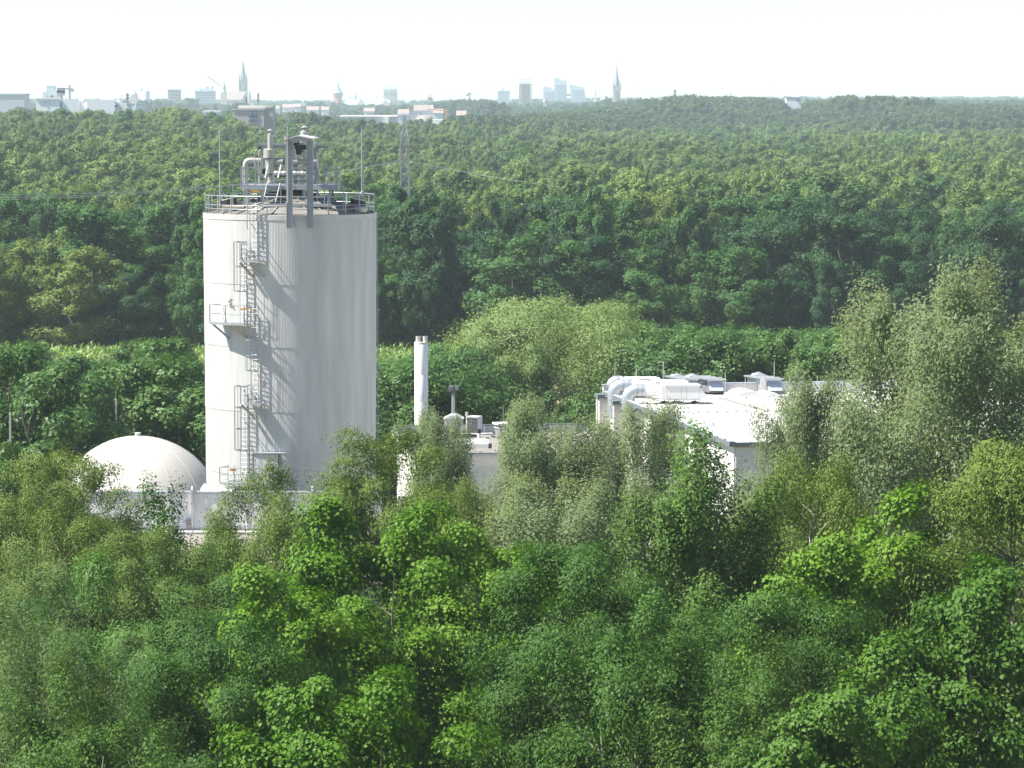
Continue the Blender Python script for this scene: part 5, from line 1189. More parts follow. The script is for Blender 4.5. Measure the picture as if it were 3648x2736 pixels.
    for x, y0, lab in ((2030, 327, 'thin mast on the roof of the brown apartment block'), (1937, 360, 'shorter mast at the left of the brown apartment block')):
        c = C4(x, y0, Y); m_ = thing('roof_mast', (c.x, Y + 3, a.z), lab, 'mast'); MB().tube([(c.x, Y + 3, a.z), (c.x, Y + 3, c.z)], [.35, .18], 6).build('mast', M['steel'], m_)
        for f in (.5, .75): MB().box((c.x, Y + 3, a.z + (c.z - a.z) * f), (.7, .5, 1.4)).build('antenna_panel', M['steel'], m_)
    block('white_house', 'low white flat roofed house beside the brown apartment block', C4, 1600, 1735, 486, 1500, 12, M['far_white'], cat='house')
    # ---- centre
    Y = 5400; p = C5(671, 400, Y); k = Y / F / 2.212; z0 = Hf(p.x, Y); r = thing('water_tower', (p.x, Y, z0), 'round old water tower with a domed top in the haze', 'water tower')
    zz = C5(0, 375, Y).z; MB().lathe((p.x, Y, z0), [(32 * k, 0), (30 * k, zz - z0)], 20).build('shaft', M['brick'], r)
    MB().lathe((p.x, Y, zz), [(30 * k, 0), (40 * k, 20 * k), (40 * k, 42 * k)], 20).build('drum', M['brick'], r)
    MB().lathe((p.x, Y, zz + 42 * k), [(42 * k, 0), (24 * k, 20 * k), (22 * k, 28 * k), (11 * k, 42 * k), (10 * k, 60 * k), (5 * k, 78 * k), (1 * k, 112 * k)], 16).build('domed_top', M['copper'], r)
    Y = 5000; k = Y / F / 2.212
    r = thing('cathedral', (C5(1000, 400, Y).x, Y, Hf(C5(1000, 400, Y).x, Y)), 'cathedral with green copper roofs and two stout towers', 'church'); z0 = Hf(C5(1000, 400, Y).x, Y)
    for x0, x1, dy in ((1027, 1072, 10), (1076, 1140, 0)):
        p, q = C5(x0, 305 + dy * .3, Y), C5(x1, 305, Y); cx = (p.x + q.x) / 2; w_ = q.x - p.x
        MB().box((cx, Y + dy * 2, (p.z + z0) / 2), (w_, w_, p.z - z0)).build('tower', M['sand'], r); MB().lathe((cx, Y + dy * 2, p.z), [(w_ * .72, 0), (.2, 40 * k)], 4, False, math.pi / 4, math.pi * 2.25).build('tower_roof', M['copper'], r)
        for j in range(2):
            for sx in (-.2, .2): MB().box((cx + sx * w_, Y + dy * 2 - w_ / 2, p.z - 6 - 12 * j), (w_ * .16, .6, 5)).build('bell_opening', M['slate'], r)
    for x0, x1, yt, yb in ((700, 850, 384, 430), (845, 1075, 386, 430)):
        p, q, zb = C5(x0, yt, Y), C5(x1, yt, Y), C5(0, yb, Y).z
        MB().prism([(p.x - 4, Y - 14, zb), (p.x - 4, Y + 14, zb), (p.x + 9, Y, p.z)], (q.x - p.x, 0, 0)).build('nave_roof', M['copper'], r); MB().box(((p.x + q.x) / 2, Y, (zb + z0) / 2), (q.x - p.x, 24, zb - z0)).build('nave', M['sand'], r)
    for x, y in ((852, 383), (1045, 385)):
        p, zb = C5(x, y, Y - 26), C5(0, 432, Y).z; MB().prism([(p.x - 34 * k, Y - 26, zb), (p.x + 34 * k, Y - 26, zb), (p.x, Y - 26, p.z)], (0, 24, 0)).build('gable', M['lamp'], r); MB().box((p.x, Y - 14, (zb + z0) / 2), (66 * k, 23, zb - z0)).build('transept', M['sand'], r)
    for x, y, lab in ((768, 352, 'tiny faint spire above the cathedral roof'), (810, 328, 'thin faint spire left of the cathedral towers'), (404, 375, 'tiny far spire between the water tower and the mast'), (977, 360, 'little ridge turret spire on the green cathedral roof')):
        p = C5(x, y, 5300); z0_ = Hf(p.x, 5300); o = thing('far_spire', (p.x, 5300, z0_), lab, 'spire'); MB().lathe((p.x, 5300, z0_), [(4, 0), (3.5, p.z - z0_ - 18), (.2, p.z - z0_)], 6, False).build('spire', M['slate'], o)
    Y = 3900; p, q = C5(1378, 372, Y), C5(1418, 372, Y); cx = (p.x + q.x) / 2; z0 = Hf(cx, Y); r = thing('brick_tower', (cx, Y, z0), 'stubby brick tower with red cap right of the cathedral', 'tower')
    MB().box((cx, Y, (p.z + z0) / 2), (q.x - p.x, q.x - p.x, p.z - z0)).build('shaft', M['brown'], r); MB().lathe((cx, Y, p.z), [((q.x - p.x) * .8, 0), (.3, 4)], 4, False, math.pi / 4, math.pi * 2.25).build('cap', M['tile'], r)
    # industrial sheds
    r, a, b, z0 = block('warehouse', 'long pale flat roofed warehouse in the haze right of the tank', C5, 690, 1130, 522, 2100, 40, M['tower_grey'], roof=M['far_white'])
    p, q = C5(1040, 526, 2100), C5(1072, 575, 2100); MB().box(((p.x + q.x) / 2, 2099, (p.z + q.z) / 2), (q.x - p.x, 3, p.z - q.z)).build('white_bay', M['far_white'], r)
    r, a, b, z0 = block('factory', 'grey factory blocks with a white wing behind the pylon', C5, 1140, 1300, 508, 2250, 30, M['tower_grey'])
    for x0, x1, y, m in ((1300, 1400, 508, M['brown']), (1285, 1358, 536, M['far_white']), (1410, 1562, 542, M['far_white']), (1232, 1322, 484, M['slate'])):
        p, q = C5(x0, y, 2240), C5(x1, y, 2240); MB().box(((p.x + q.x) / 2, 2252 - (y - 480) * .3, (p.z + z0) / 2), (q.x - p.x, 20, p.z - z0)).build('wing', m, r)
    g = np.random.default_rng(11); me = {}
    hs = [(1265, 1430, 428, 3300), (1425, 1500, 470, 2600), (620, 760, 478, 2900), (240, 330, 422, 3600), (330, 380, 428, 3500), (60, 150, 425, 3700), (430, 520, 440, 3300), (880, 960, 455, 3000), (1150, 1230, 470, 2700), (1610, 1680, 490, 2300), (130, 210, 436, 3300), (545, 600, 452, 3100)]
    cols = ['red roofed', 'white gabled', 'low pale', 'red roofed', 'white gabled', 'low pale', 'red roofed', 'white gabled', 'red roofed', 'brown walled', 'white gabled', 'red roofed']
    for i, (x0, x1, y, Y) in enumerate(hs):
        a, b = C5(x0, y, Y), C5(x1, y, Y); z0 = Hf(a.x, Y); W = min(b.x - a.x, 17); cx = (a.x + b.x) / 2; eave = max(z0 + 3, a.z - min(6, W * .3))
        near = ('below the brick tower', 'left of the orange crane', 'over the left end of the warehouse', 'left of the water tower', 'next to the house left of the water tower', 'right of the brown apartment block', 'below the water tower', 'below the cathedral', 'over the right end of the warehouse', 'at the edge of the right wood', 'behind the brown apartment block', 'left below the cathedral')[i]
        r = thing('far_house', (cx, Y, z0), 'small hazy %s house %s' % (cols[i], near), 'house', 'small houses in the haze before the city')
        MB().box((cx, Y, (eave + z0) / 2), (W, 11, eave - z0)).build('wall', M['brown'] if 'brown' in cols[i] else M['far_white'], r)
        if 'low' in cols[i]: MB().box((cx, Y, eave + .3), (W + 1, 12, .6)).build('roof', M['lamp'], r)
        else: MB().prism([(cx - W / 2 - .5, Y - 6, eave), (cx - W / 2 - .5, Y + 6, eave), (cx - W / 2 - .5, Y, max(a.z, eave + 3))], (W + 1, 0, 0)).build('roof', M['tile'], r)
    # ---- right
    r, a, b, z0 = block('office_tower', 'square pale office tower with a thin antenna', C6, 160, 257, 320, 5000, 24, M['tower_glass'], rows=8, cols=6, wm=M['tower_grey'])
    p = C6(202, 285, 5000); MB().bar((p.x, 5010, a.z), (p.x, 5010, p.z), 1.2).build('antenna', M['steel'], r)
    Y = 4300; r, a, b, z0 = block('scaffolded_tower', 'grey tower block wrapped in scaffolding', C6, 348, 420, 268, Y, 24, M['slate'], rows=10, cols=5, wm=M['tower_grey'])
    k = Y / F / 2.212; p, q = C6(328, 268, Y), C6(348, 268, Y); MB().box(((p.x + q.x) / 2, Y + 10, (p.z + z0) / 2), (q.x - p.x, 18, p.z - z0)).build('stair_core', M['sand'], r)
    for x in (340, 354, 368, 382, 396, 410, 428):
        c = C6(x, 240 + (x % 5), Y); MB().bar((c.x, Y - 1, z0), (c.x, Y - 1, c.z), .9).build('scaffold_pole', M['sand'], r)
    for j in range(9): z = a.z + 6 - 6.2 * j; p, q = C6(338, 0, Y), C6(430, 0, Y); MB().bar((p.x, Y - 1, z), (q.x, Y - 1, z), .5).build('scaffold_deck', M['sand'], r)
    Y = 5200
    def poly_tower(label, pts, depth, m, name='glass_tower'):
        ps = [C6(x, y, Y) for x, y in pts]; zb = min(Hf(p.x, Y) for p in ps); r = thing(name, (sum(p.x for p in ps) / len(ps), Y, zb), label, 'high-rise', 'pale glass towers right of the centre')
        MB().prism(ps, (0, depth, 0)).build('facade', m, r)
        zt = max(p.z for p in ps); x0, x1 = min(p.x for p in ps), max(p.x for p in ps)
        for j in range(1, 9):
            z = zb + (zt - zb) * j / 10; MB().box(((x0 + x1) / 2, Y - .2, z), ((x1 - x0) * .8, .6, 1.2)).build('floor_band', M['tower_grey'], r)
    poly_tower('left pale glass tower with sloping top', [(520, 470), (605, 470), (605, 312), (585, 300), (570, 286), (520, 286)], 25, M['tower_glass'])
    poly_tower('tallest pale glass tower with stepped top', [(606, 470), (706, 470), (706, 236), (660, 236), (648, 218), (606, 218)], 28, M['tower_glass'])
    poly_tower('leaning wedge shaped pale glass tower', [(748, 470), (872, 470), (862, 400), (836, 290), (733, 268), (742, 380)], 30, M['tower_glass'])
    p, q = C6(704, 350, Y), C6(745, 350, Y); o = thing('sky_bridge', ((p.x + q.x) / 2, Y + 6, p.z), 'footbridge joining two pale glass towers', 'bridge'); MB().bar((p.x, Y + 6, p.z), (q.x, Y + 6, p.z), 3, 3).build('bridge_deck', M['tower_glass'], o)
    p = C6(933, 282, 4600); z0 = Hf(p.x, 4600); k = 4600 / F / 2.212; o = thing('needle_spire', (p.x, 4600, z0), 'needle thin spire between the glass towers and the church', 'spire')
    MB().lathe((p.x, 4600, z0), [(16 * k, 0), (16 * k, C6(0, 405, 4600).z - z0), (5 * k, C6(0, 380, 4600).z - z0), (3.5 * k, C6(0, 345, 4600).z - z0), (.15, p.z - z0)], 8, False).build('spire', M['slate'], o)
    spire('tall slender church tower with pointed spire right of the glass towers', C6, 1100, 118, 282, 44, 290, 58, 4200, M['slate'], M['sand'])
    p = C6(535, 375, 4000); z0 = Hf(p.x, 4000); o = thing('far_house', (p.x, 4000, z0), 'small red pyramid roof in front of the glass towers', 'house', 'small houses in the haze before the city'); k = 4000 / F / 2.212
    zb = C6(0, 405, 4000).z; MB().box((p.x, 4000, (zb + z0) / 2), (28 * k, 28 * k, zb - z0)).build('wall', M['brown'], o); MB().lathe((p.x, 4000, zb), [(22 * k, 0), (.2, p.z - zb)], 4, False).build('roof', M['tile'], o)
    Y = 2700; p, q = C6(1557, 308, Y), C6(1557, 400, Y); z0 = Hf(p.x, Y); o = thing('telecom_mast', (p.x, Y, z0), 'telecom mast with a cluster of antennas above the right wood', 'mast')
    MB().tube([(p.x, Y, z0), (p.x, Y, p.z)], [.9, .45], 8).build('mast', M['steel'], o)
    for f in (0, 2.4): MB().lathe((p.x, Y, p.z - 1.8 - f), [(.4, 0), (1.1, .1), (1.1, 1.3), (.4, 1.4)], 10).build('antenna_ring', M['steel'], o)
    Q7 = lambda x, y, Y: at(2650 + x / 2.2164, 250 + y / 2.2164, Y)
    Y = 2650; r, a, b, z0 = block('white_building', 'small white flat building peeping over the right wood', Q7, 335, 450, 222, Y, 14, M['far_white'], roof=M['slate'])
    p, q = Q7(415, 224, Y), Q7(448, 242, Y); MB().box(((p.x + q.x) / 2, Y - .1, (p.z + q.z) / 2), (q.x - p.x, .6, p.z - q.z)).build('window', M['bluepanel'], r)
    for x, y0, lab in ((1760, 328, 'faint far power pylon above the right wood'), (2000, 318, 'second faint far power pylon further right')):
        p = C6(x, y0, 6000); z0 = Hf(p.x, 6000); o = thing('far_pylon', (p.x, 6000, z0), lab, 'pylon', 'faint far pylons')
        MB().tube([(p.x, 6000, z0), (p.x, 6000, p.z)], [1.6, .4], 4).build('tower', M['steel'], o)
        for dz, h in ((6, 9), (14, 13)): MB().bar((p.x - h, 6000, p.z - dz), (p.x + h, 6000, p.z - dz), .8).build('cross_arm', M['steel'], o)
city()
# ------------------------------------------------------------------ trees in front of the plant
FG = [  # kind, leaf, x centre, y top, distance, width (whole-picture pixels), label
 ('dark', 'birch', 135, 985, 172, 275, 'drooping grey green birch standing before the left side of the white dome'),
 ('spiky', 'dmaple', 345, 1055, 160, 235, 'dark maple with pointed shoots in front of the white panel wall'),
 ('birch', 'birch', 575, 1010, 167, 250, 'loose pale birch in front of the tank foot'),
 ('olive', 'olive', 832, 932, 172, 335, 'yellowish olive birch covering the lower right edge of the tank'),
 ('silver', 'silver', 950, 892, 188, 155, 'narrow silvery poplar in front of the flared roof ventilator'),
 ('silver', 'silver', 1175, 875, 180, 245, 'silvery poplar in front of the dark box ventilator'),
 ('silver', 'silver', 1380, 880, 186, 230, 'silvery poplar before the columned side wall of the hall'),
 ('poplar', 'poplar', 1545, 942, 142, 330, 'tall green poplar with glossy leaves covering the front corner of the hall'),
 ('silver', 'silver', 1748, 812, 166, 158, 'silvery poplar reaching up to the lone intake unit of the hall'),
 ('silver', 'silver', 1965, 645, 170, 330, 'big round silvery poplar left of the tallest one at the right edge'),
 ('silver', 'silver', 2150, 596, 160, 270, 'tallest silvery poplar at the right edge of the view'),
 ('olive', 'olive', 2200, 945, 128, 190, 'olive green tree at the right edge below the tallest poplar'),
 ('maple', 'maple', 1905, 1072, 128, 250, 'bright green maple below the big round silvery poplar'),
 ('birch', 'olive', 1745, 1000, 150, 215, 'brownish olive birch between green poplar and bright maple'),
 ('maple', 'maple', 800, 1092, 130, 330, 'largest bright green maple below the olive birch at the tank'),
 ('maple', 'maple', 1050, 1140, 135, 215, 'bright yellowish maple right of the largest maple'),
 ('ash', 'ash', 285, 1232, 124, 290, 'feathery ash with long narrow leaflets at the lower left'),
 ('willow', 'willow', 50, 1195, 118, 280, 'grey green willow with upright twigs at the lower left corner'),
 ('dark', 'dark', 480, 1362, 113, 230, 'dark elder bush right of the feathery ash'),
 ('dark', 'dark', 1235, 1182, 122, 350, 'broad dark alder in the middle of the near trees'),
 ('maple', 'dmaple', 2135, 1235, 112, 280, 'green maple in the lower right corner'),
 ('maple', 'maple', 610, 1235, 121, 270, 'green maple left of the largest bright maple'),
 ('dark', 'dark', -10, 925, 182, 95, 'dark green tree cut by the left edge beside the lightning mast'),
 ('poplar', 'poplar', 165, 1470, 105, 230, 'fresh green young poplar at the bottom left below the willow'),
 ('maple', 'maple', 745, 1470, 105, 330, 'maple with pale leaves at the bottom below the largest maple'),
 ('poplar', 'poplar', 1590, 1420, 108, 270, 'young poplar at the bottom below the tall green poplar'),
 ('maple', 'dmaple', 1880, 1400, 106, 300, 'dark maple in shade at the bottom below the bright right maple'),
 ('poplar', 'dark', 1390, 1300, 113, 240, 'slim dark green poplar between broad alder and tall green poplar'),
 ('birch', 'olive', 575, 1130, 151, 290, 'thin olive birch between pale birch and green maple'),
 ('silver', 'silver', 1215, 1040, 158, 330, 'wide low silvery poplar in front of the plant building wall'),
 ('birch', 'birch', 985, 1045, 165, 150, 'slender birch between olive birch and silvery poplars'),
 ('dark', 'dark', 1720, 1290, 118, 260, 'dark green tree between the tall poplar and the bright right maple'),
 ('olive', 'birch', 320, 1150, 150, 300, 'grey green bush behind the feathery ash and below the dark maple'),
 ('olive', 'birch', 120, 1120, 152, 300, 'grey green birch below the drooping birch at the left'),
 ('birch', 'birch', 85, 1030, 168, 230, 'drooping birch at the left edge below the lightning mast'),
 ('olive', 'birch', 180, 1025, 176, 200, 'grey green birch against the foot of the dome'),
 ('birch', 'dark', 455, 1175, 156, 200, 'dark green tree in front of the beige roof'),
 ('silver', 'silver', 1650, 1035, 160, 240, 'dense silvery poplar in front of the shaded hall front'),
]
NEAR = {}
def near_meshes(kind, variant):
    if (kind, variant) not in NEAR:
        nm = NAME[kind]; NEAR[kind, variant] = tree_meshes(nm, LM[kind] if kind in LM else LM['dmaple'], M['palebark'] if kind in ('silver', 'birch', 'poplar') else M['bark'], seed=100 + 7 * len(NEAR), Ht=16.0, R=4.2, **KIND[kind])
    return NEAR[kind, variant]
NAME = {'silver': 'silver_poplar', 'poplar': 'green_poplar', 'birch': 'birch_tree', 'olive': 'birch_tree', 'maple': 'maple_tree', 'spiky': 'maple_tree', 'ash': 'ash_tree', 'willow': 'willow_tree', 'dark': 'alder_tree'}
def foreground():
    g = np.random.default_rng(3); cnt = {}
    for i, (kind, leaf, xc, yt, Y, wd, lab) in enumerate(FG):
        p = DP(xc, yt, Y); Ht = p.z * 1.005; R = max(wd * 1.6492 / 2 / F * Y * (1.15 if kind in ('silver', 'poplar') else 1.2), (.125 if wd < 160 else .165 if kind in ('silver', 'spiky') else .215) * Ht) * (1.15 if kind == 'silver' and yt < 700 else 1.0)
        k = cnt.get(kind, 0); cnt[kind] = k + 1
        ms = near_meshes(kind, k % (1 if kind in ('ash', 'willow', 'spiky') else 2))
        o = plant(NAME[kind], ms, (p.x, Y, 0), lab, 'tree', 'trees in front of the plant', g.uniform(0, 6.28), (R / 4.2, R / 4.2, Ht / 16.0))
        sl = o.children[0].material_slots[0]
        if sl.material != LM[leaf]: sl.link = 'OBJECT'; sl.material = LM[leaf]
foreground()
def understory():
    g = np.random.default_rng(8)
    for row, (Y, yt, n) in enumerate(((150, 1235, 8), (136, 1330, 7))):
        for i in range(n):
            x = -20.5 * Y / 150 + 41 * Y / 150 * (i + .5 + g.uniform(-.2, .2)) / n; z = DP(1106, yt + g.uniform(-25, 30), Y).z
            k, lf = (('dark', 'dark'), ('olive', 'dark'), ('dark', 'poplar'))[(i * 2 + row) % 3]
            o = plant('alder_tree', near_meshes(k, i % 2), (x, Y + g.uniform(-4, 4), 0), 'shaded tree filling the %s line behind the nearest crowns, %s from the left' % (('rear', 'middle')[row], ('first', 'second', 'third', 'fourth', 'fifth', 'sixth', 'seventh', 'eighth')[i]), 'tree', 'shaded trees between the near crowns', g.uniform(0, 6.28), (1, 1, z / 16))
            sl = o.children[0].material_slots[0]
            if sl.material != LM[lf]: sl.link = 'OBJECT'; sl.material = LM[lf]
understory()
# ------------------------------------------------------------------ belt of trees between plant and corn
def belt():
    protos = []
    for k in range(7):
        protos.append(tree_meshes('broadleaf_tree', LM['belt'], M['bark'], seed=300 + k, Ht=10, R=3.6, base=.05, shape=('round', 'broad', 'poplar')[k % 3], leaders=(1, 2, 2)[k % 3], nc=70, nl=28000,
                      leaf=.20, asp=.75, rc=.29, up=.7, elong=1.4, flat=.85, spread=.4, horiz=.4, limbs=.35))
    g = np.random.default_rng(21)
    rows = [(248, 16.0, 'nearest row'), (268, 14.6, 'second row'), (292, 13.2, 'third row'), (318, 11.4, 'fourth row'), (348, 9.4, 'fifth row'), (382, 7.2, 'rearmost row')]
    ords = ['first', 'second', 'third', 'fourth', 'fifth', 'sixth', 'seventh', 'eighth', 'ninth', 'tenth', 'eleventh', 'twelfth']
    for zone, (u0, u1), where in (('L', (-260, 730), 'leftwards from the tank'), ('R', (1330, 1660), 'rightwards from the tank')):
        for Y, h, rn in rows:
            if zone == 'R' and Y < 260: continue
            x0, x1 = (u0 - CU) / F * Y, (u1 - CU) / F * Y; n = max(2, int(round((x1 - x0) / (4.6 + .25 * h * .6))))
            for i in range(n):
                j = n - 1 - i if zone == 'L' else i
                x = x0 + (x1 - x0) * (i + .5) / n + g.uniform(-.9, .9); y = Y + g.uniform(-6, 6)
                hh = min(h * g.uniform(.82, 1.0), (32 - .0685 * y) * 1.12); u_ = CU + F * x / y
                if 130 < u_ < 420 or (zone == 'R' and u_ < 1480): hh = min(hh, 32 - .0712 * y)
                hh = max(hh, 2.6); s = hh / 10; w_ = max(s, .62) * g.uniform(.9, 1.25)
                plant('broadleaf_tree', protos[int(g.integers(7))], (x, y, 0), 'bushy green tree, %s %s, %s of the belt before the corn' % (ords[min(j, 11)], where, rn), 'tree', 'belt of trees between plant and corn field', g.uniform(0, 6.28), (w_, w_, s))
    # big pale willow behind the plant building
    for (xc, yt, Y, wd, lab, lf, sd) in ((1185, 642, 302, 360, 'large pale green willow behind the plant building, left half of the pair', 'bigwillow', 401), (1300, 655, 312, 200, 'large pale green willow rising behind the hall corner, right half of the pair', 'bigwillow', 402), (1075, 700, 296, 170, 'smaller pale willow at the left foot of the two large ones', 'bigwillow', 403)):
        p = DP(xc, yt, Y); ms = tree_meshes('willow_tree', LM[lf], M['bark'], seed=sd, Ht=p.z, R=wd * 1.6492 / 2 / F * Y * 1.3, base=.10, shape='dome', leaders=1, nc=150, nl=90000, leaf=.20, asp=.5, rc=.24, noise=.5, lump=.12, up=.6, elong=1.2, flat=.85, spread=.5, horiz=.45, limbs=.5)
        plant('willow_tree', ms, (p.x, Y, 0), lab, 'tree', 'pale willows behind the plant building')
    # row of trees behind the hall
    hx = [(1395, 735), (1450, 705), (1515, 715), (1580, 712), (1640, 722), (1700, 716), (1760, 728), (1815, 716), (1870, 726), (1930, 715), (1990, 722), (2050, 715), (2120, 720), (2190, 716)]
    for i, (x, y) in enumerate(hx):
        Y = 292 + g.uniform(-8, 8) + (14 if i % 2 else 0); p = DP(x, y, Y); s = p.z / 10
        plant('broadleaf_tree', protos[(i * 3) % 7], (p.x, Y, 0), 'dark green tree behind the hall roof, %s from the pale willows' % (ords + ['thirteenth', 'fourteenth'])[i], 'tree', 'row of trees behind the hall', g.uniform(0, 6.28), (s * 1.05, s * 1.05, s))
        Y2 = 335 + g.uniform(-8, 8); p = DP(x + 25, y - 4, Y2); s = p.z / 10
        plant('broadleaf_tree', protos[(i * 5 + 2) % 7], (p.x, Y2, 0), 'green bush filling the gap behind the hall trees, %s from the pale willows' % (ords + ['thirteenth', 'fourteenth'])[i], 'tree', 'second row of trees behind the hall', g.uniform(0, 6.28), (s * 1.25, s * 1.25, s))
    # low bushes under the willow, before the straw
    for i, (x, y, Y) in enumerate(((880, 800, 275), (945, 775, 285), (1005, 745, 300), (960, 850, 268), (1030, 830, 276), (1230, 850, 280), (1110, 865, 270), (1300, 850, 278))):
        p = DP(x, y, Y); s = p.z / 10
        plant('broadleaf_tree', protos[i % 7], (p.x, Y, 0), 'green bush beside the white chimney, %s from the chimney' % ords[i], 'bush', 'bushes beside the chimney', g.uniform(0, 6.28), (max(s, .5) * 1.0, max(s, .5) * 1.0, s))
belt()
# ------------------------------------------------------------------ forest beyond the corn
def forest():
    shp = [('round', 2, .5), ('broad', 3, .5), ('poplar', 3, .85), ('round', 3, .6), ('broad', 2, .4), ('poplar', 2, .9), ('round', 4, .5), ('broad', 4, .5)]
    P = []
    for k, (s, l, up) in enumerate(shp):
        P.append(tree_meshes('forest_tree', LM['forest'], M['bark'], seed=500 + k, Ht=14, R=4.4, base=.02, shape=s, leaders=l, nc=75, nl=24000, leaf=.29, asp=.75, rc=.30, lump=.3, noise=.5, up=up, elong=1.5, flat=.8, spread=.42, horiz=.45, limbs=.3, trunk=1.2))
    g = np.random.default_rng(33)
    ords = ['1st', '2nd', '3rd'] + ['%dth' % i for i in range(4, 60)]
    places = []
    Y = 462.0; row = 0
    while len(places) < 290:
        half = .152 * Y; sp = 8.0; n = int(2 * half / sp)
        for i in range(n):
            x = -half + (i + .5 + g.uniform(-.3, .3)) * 2 * half / n; places.append((row, i, n, x, Y + g.uniform(-2.6, 2.6)))
        Y += 7.8; row += 1
    ymax = Y
    for (row, i, n, x, y) in places:
        u = CU + F * x / y
        hh = g.uniform(10.5, 18.5) + (2.2 if 1500 < u < 2300 and row < 4 else 0) + (2.0 if 2300 < u < 3100 and row < 3 else 0)
        if row == 0: hh *= g.uniform(.62, 1.0)
        s = hh / 14; w_ = g.choice([.7, .85, 1.0, 1.15, 1.4]) * g.uniform(.9, 1.1) * (.5 + .5 * s)
        pn = math.sin(x * .07 + 1) + math.sin(y * .06 + x * .031) + g.normal(0, .7)
        if 1500 < u < 2350 and row < 8: pn = -1.0 if pn < .9 else 0.0
        hue, lm = ('dark green', 'forest_dark') if pn < -.45 else ('yellowish green', 'forest_pale') if pn > 1.1 else ('mid green', 'forest')
        if row < 2: lab = '%s tree from the left in the %s line of the forest edge' % (ords[i], ('front', 'second')[row])
        else:
            reg = 'left of the tank' if u < 760 else 'behind the tank' if u < 1340 else 'between tank and pale willows' if u < 1700 else 'above the pale willows' if u < 2300 else 'above the hall' if u < 3000 else 'at the right side'
            lab = 'one of the many %s crowns of the near forest %s' % (hue, reg)
        o = plant('forest_tree', P[int(g.integers(8))], (x, y, Hf(x, y) - .05), lab, 'tree', 'trees of the forest edge' if row < 2 else '%s crowns of the near forest %s' % (hue, reg), g.uniform(0, 6.28), (w_, w_, s))
        sl = o.children[0].material_slots[0]; sl.link = 'OBJECT'; sl.material = LM[lm]
    # the rest of the wood as one mass of instanced trees
    protos = bpy.data.collections.new('forest_kinds')
    for k, (s, l, up) in enumerate(shp):
        lf, wd = grow(seed=600 + k, Ht=14, R=4.2, base=.12, shape=s, leaders=l, nc=60, nl=12000, leaf=.38, asp=.75, rc=.31, lump=.3, noise=.5, up=up, elong=1.4, flat=.8, spread=.42, horiz=.5, limbs=.0)
        o = bpy.data.objects.new('forest_kind_%d' % k, tri_mesh('forest_kind', [(lf, LM['forest2']), (wd, M['bark'])])); protos.objects.link(o)
    far = bpy.data.collections.new('far_kinds')
    for k, (s, l, up) in enumerate(shp[:5]):
        lf, wd = grow(seed=700 + k, Ht=14, R=5.0, base=.05, shape=s, leaders=max(1, l - 1), nc=26, nl=4000, leaf=.68, asp=.8, rc=.36, noise=.35, up=up, elong=1.3, flat=.8, spread=.42, horiz=.5, limbs=0)
        o = bpy.data.objects.new('far_kind_%d' % k, tri_mesh('far_kind', [(lf, LM['far']), (wd, M['bark'])])); far.objects.link(o)
    pts = []; y = ymax - 2
    while y < 1900:
        half = .150 * y; sp = 8.0 + (y - 600) * .0018; n = int(2 * half / sp)
        xs = -half + (np.arange(n) + .5 + g.uniform(-.35, .35, n)) * 2 * half / n; ys = y + g.uniform(-3, 3, n)
        for a, b in zip(xs, ys):
            u = CU + F * a / b; low = 1.0
            if 1425 < b < 1475 and 820 < u < 1000: continue              # clearing with the brown apartment block
            if 1100 < b < 1430 and 860 < u < 990: low = .86
            pts.append((a, b, low * g.choice([g.uniform(8.5, 12), g.uniform(11, 15), g.uniform(14, 18.5)]) * (1 + .12 * math.sin(a * .021 + 1.3) * math.sin(b * .013)), g.choice([.7, .9, 1.05, 1.25, 1.6]) * g.uniform(.9, 1.1)))
        y += sp * .95
    scatter('forest', pts, protos, 14.0, 'dense green deciduous forest stretching from the edge trees to the city', 'forest')
    pts = []
    for _ in range(9000):
        y = g.uniform(1880, 3000) ; half = .150 * y; x = g.uniform(-half, half); s = x / y; u = CU + F * s
        if u < 1600 and g.random() > .10 + .25 * (1 if y < 2050 else 0): continue
        if u < 1600 and 1950 < y < 2300 and 1180 < u < 1620: continue
        bump = 1.0 + .22 * math.sin(u * .004 + .6) * math.sin(y * .004) + (.28 if 2960 < u < 3320 and 2300 < y < 2480 else 0) + (.15 if 2280 < u < 2500 and 2300 < y < 2600 else 0)
        if 2780 < u < 2870 and y > 2250: bump *= .7
        pts.append((x, y, g.uniform(12, 19) * bump, g.uniform(.9, 1.5)))
    for _ in range(6500):
        y = g.uniform(3000, 7600); half = .150 * y; x = g.uniform(-half, half); u = CU + F * x / y
        if math.sin(x * .011 + 2) + math.sin(y * .006 + x * .003) < -.35 and y < 6200: continue
        tall = 1.0 if y < 5600 else 1.25
        pts.append((x, y, g.uniform(9, 17) * tall, g.uniform(1.0, 1.9)))
    # single clumps of hazy trees in front of the city
    for (q, x, yt, Y, n, wd) in ((C5, 375, 480, 1700, 9, 16), (C5, 550, 505, 1750, 14, 24), (C5, 800, 535, 1500, 16, 22), (C5, 300, 545, 1600, 12, 22), (C5, 1500, 385, 3400, 22, 40), (C5, 1720, 370, 3500, 22, 44), (C5, 1900, 400, 3000, 14, 40), (C5, 560, 395, 4300, 14, 40), (C5, 1200, 420, 3600, 12, 36),
                             (C4, 1180, 380, 3800, 16, 50), (C4, 1540, 370, 3900, 10, 40), (C4, 1860, 395, 3300, 12, 40), (C6, 1022, 360, 3600, 6, 16), (C5, 830, 430, 3900, 14, 60), (C5, 1060, 415, 3800, 8, 24), (C6, 1230, 380, 3300, 8, 34), (C5, 1050, 470, 2900, 10, 40), (C5, 180, 520, 2000, 12, 30)):
        t = q(x, yt, Y)
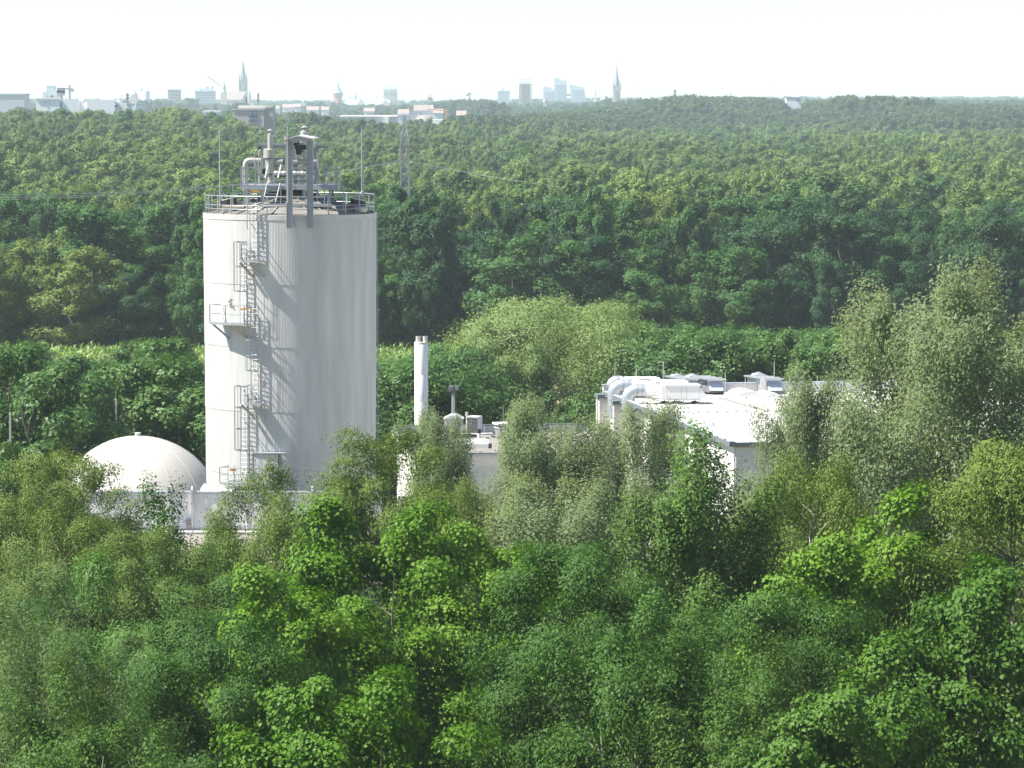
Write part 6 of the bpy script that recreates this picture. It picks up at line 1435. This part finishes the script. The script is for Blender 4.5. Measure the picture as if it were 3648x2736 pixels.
        for _ in range(n):
            a, b = t.x + g.normal(0, wd * .4), Y + g.uniform(-12, 12); z0 = Hf(a, b); d = abs(a - t.x) / wd
            pts.append((a, b, max(7, (t.z - z0) * (1 - .35 * d * d) * g.uniform(.82, 1.0)), g.uniform(.9, 1.4)))
    scatter('distant_woodland', pts, far, 14.0, 'hazy blue green woods and tree clumps before the city', 'woodland')
def scatter(name, pts, coll, hgt, label, cat):
    A = np.array(pts); g = np.random.default_rng(len(pts)); n = len(A)
    me = bpy.data.meshes.new(name); me.vertices.add(n)
    z = H(A[:, 0], A[:, 1]) - .1
    me.vertices.foreach_set('co', np.stack([A[:, 0], A[:, 1], z], 1).astype(np.float32).ravel())
    s = A[:, 2] / hgt; sc_ = np.stack([A[:, 3] * (.6 + .4 * s), A[:, 3] * (.6 + .4 * s), s], 1)
    at_ = me.attributes.new('size', 'FLOAT_VECTOR', 'POINT'); at_.data.foreach_set('vector', sc_.astype(np.float32).ravel())
    rt = np.zeros((n, 3)); rt[:, 2] = g.uniform(0, 6.28, n)
    at_ = me.attributes.new('turn', 'FLOAT_VECTOR', 'POINT'); at_.data.foreach_set('vector', rt.astype(np.float32).ravel())
    at_ = me.attributes.new('pick', 'INT', 'POINT'); at_.data.foreach_set('value', g.integers(0, len(coll.objects), n).astype(np.int32))
    o = bpy.data.objects.new(name, me); COL.objects.link(o); tag(o, label, cat, kind='stuff')
    ng = bpy.data.node_groups.new(name + '_scatter', 'GeometryNodeTree')
    ng.interface.new_socket('Geometry', in_out='INPUT', socket_type='NodeSocketGeometry'); ng.interface.new_socket('Geometry', in_out='OUTPUT', socket_type='NodeSocketGeometry')
    N, L = ng.nodes, ng.links; gi = N.new('NodeGroupInput'); go = N.new('NodeGroupOutput'); ip = N.new('GeometryNodeInstanceOnPoints')
    ci = N.new('GeometryNodeCollectionInfo'); ci.inputs['Collection'].default_value = coll; ci.inputs['Separate Children'].default_value = True; ci.inputs['Reset Children'].default_value = True
    def na(nm, t): a = N.new('GeometryNodeInputNamedAttribute'); a.data_type = t; a.inputs['Name'].default_value = nm; return a
    L.new(gi.outputs[0], ip.inputs['Points']); L.new(ci.outputs[0], ip.inputs['Instance']); ip.inputs['Pick Instance'].default_value = True
    L.new(na('pick', 'INT').outputs[0], ip.inputs['Instance Index']); L.new(na('turn', 'FLOAT_VECTOR').outputs[0], ip.inputs['Rotation']); L.new(na('size', 'FLOAT_VECTOR').outputs[0], ip.inputs['Scale'])
    L.new(ip.outputs[0], go.inputs[0])
    md = o.modifiers.new('scatter', 'NODES'); md.node_group = ng
forest()
# ------------------------------------------------------------------ haze
def haze():
    mb = MB(); x, y0, y1, z0, z1 = 1560, -360, 8060, -1.2, 97.0
    mb.box((0, (y0 + y1) / 2, (z0 + z1) / 2), (2 * x, y1 - y0, z1 - z0))
    m = bpy.data.materials.new('haze_air'); m.use_nodes = True; t = m.node_tree
    t.nodes.remove(t.nodes['Principled BSDF']); v = t.nodes.new('ShaderNodeVolumePrincipled')
    v.inputs['Color'].default_value = (*HAZE_COLOR, 1); v.inputs['Density'].default_value = HAZE_DENSITY; v.inputs['Anisotropy'].default_value = 0.0
    t.links.new(v.outputs[0], t.nodes['Material Output'].inputs['Volume'])
    o = mb.build('haze', m); tag(o, kind='stuff')
haze()
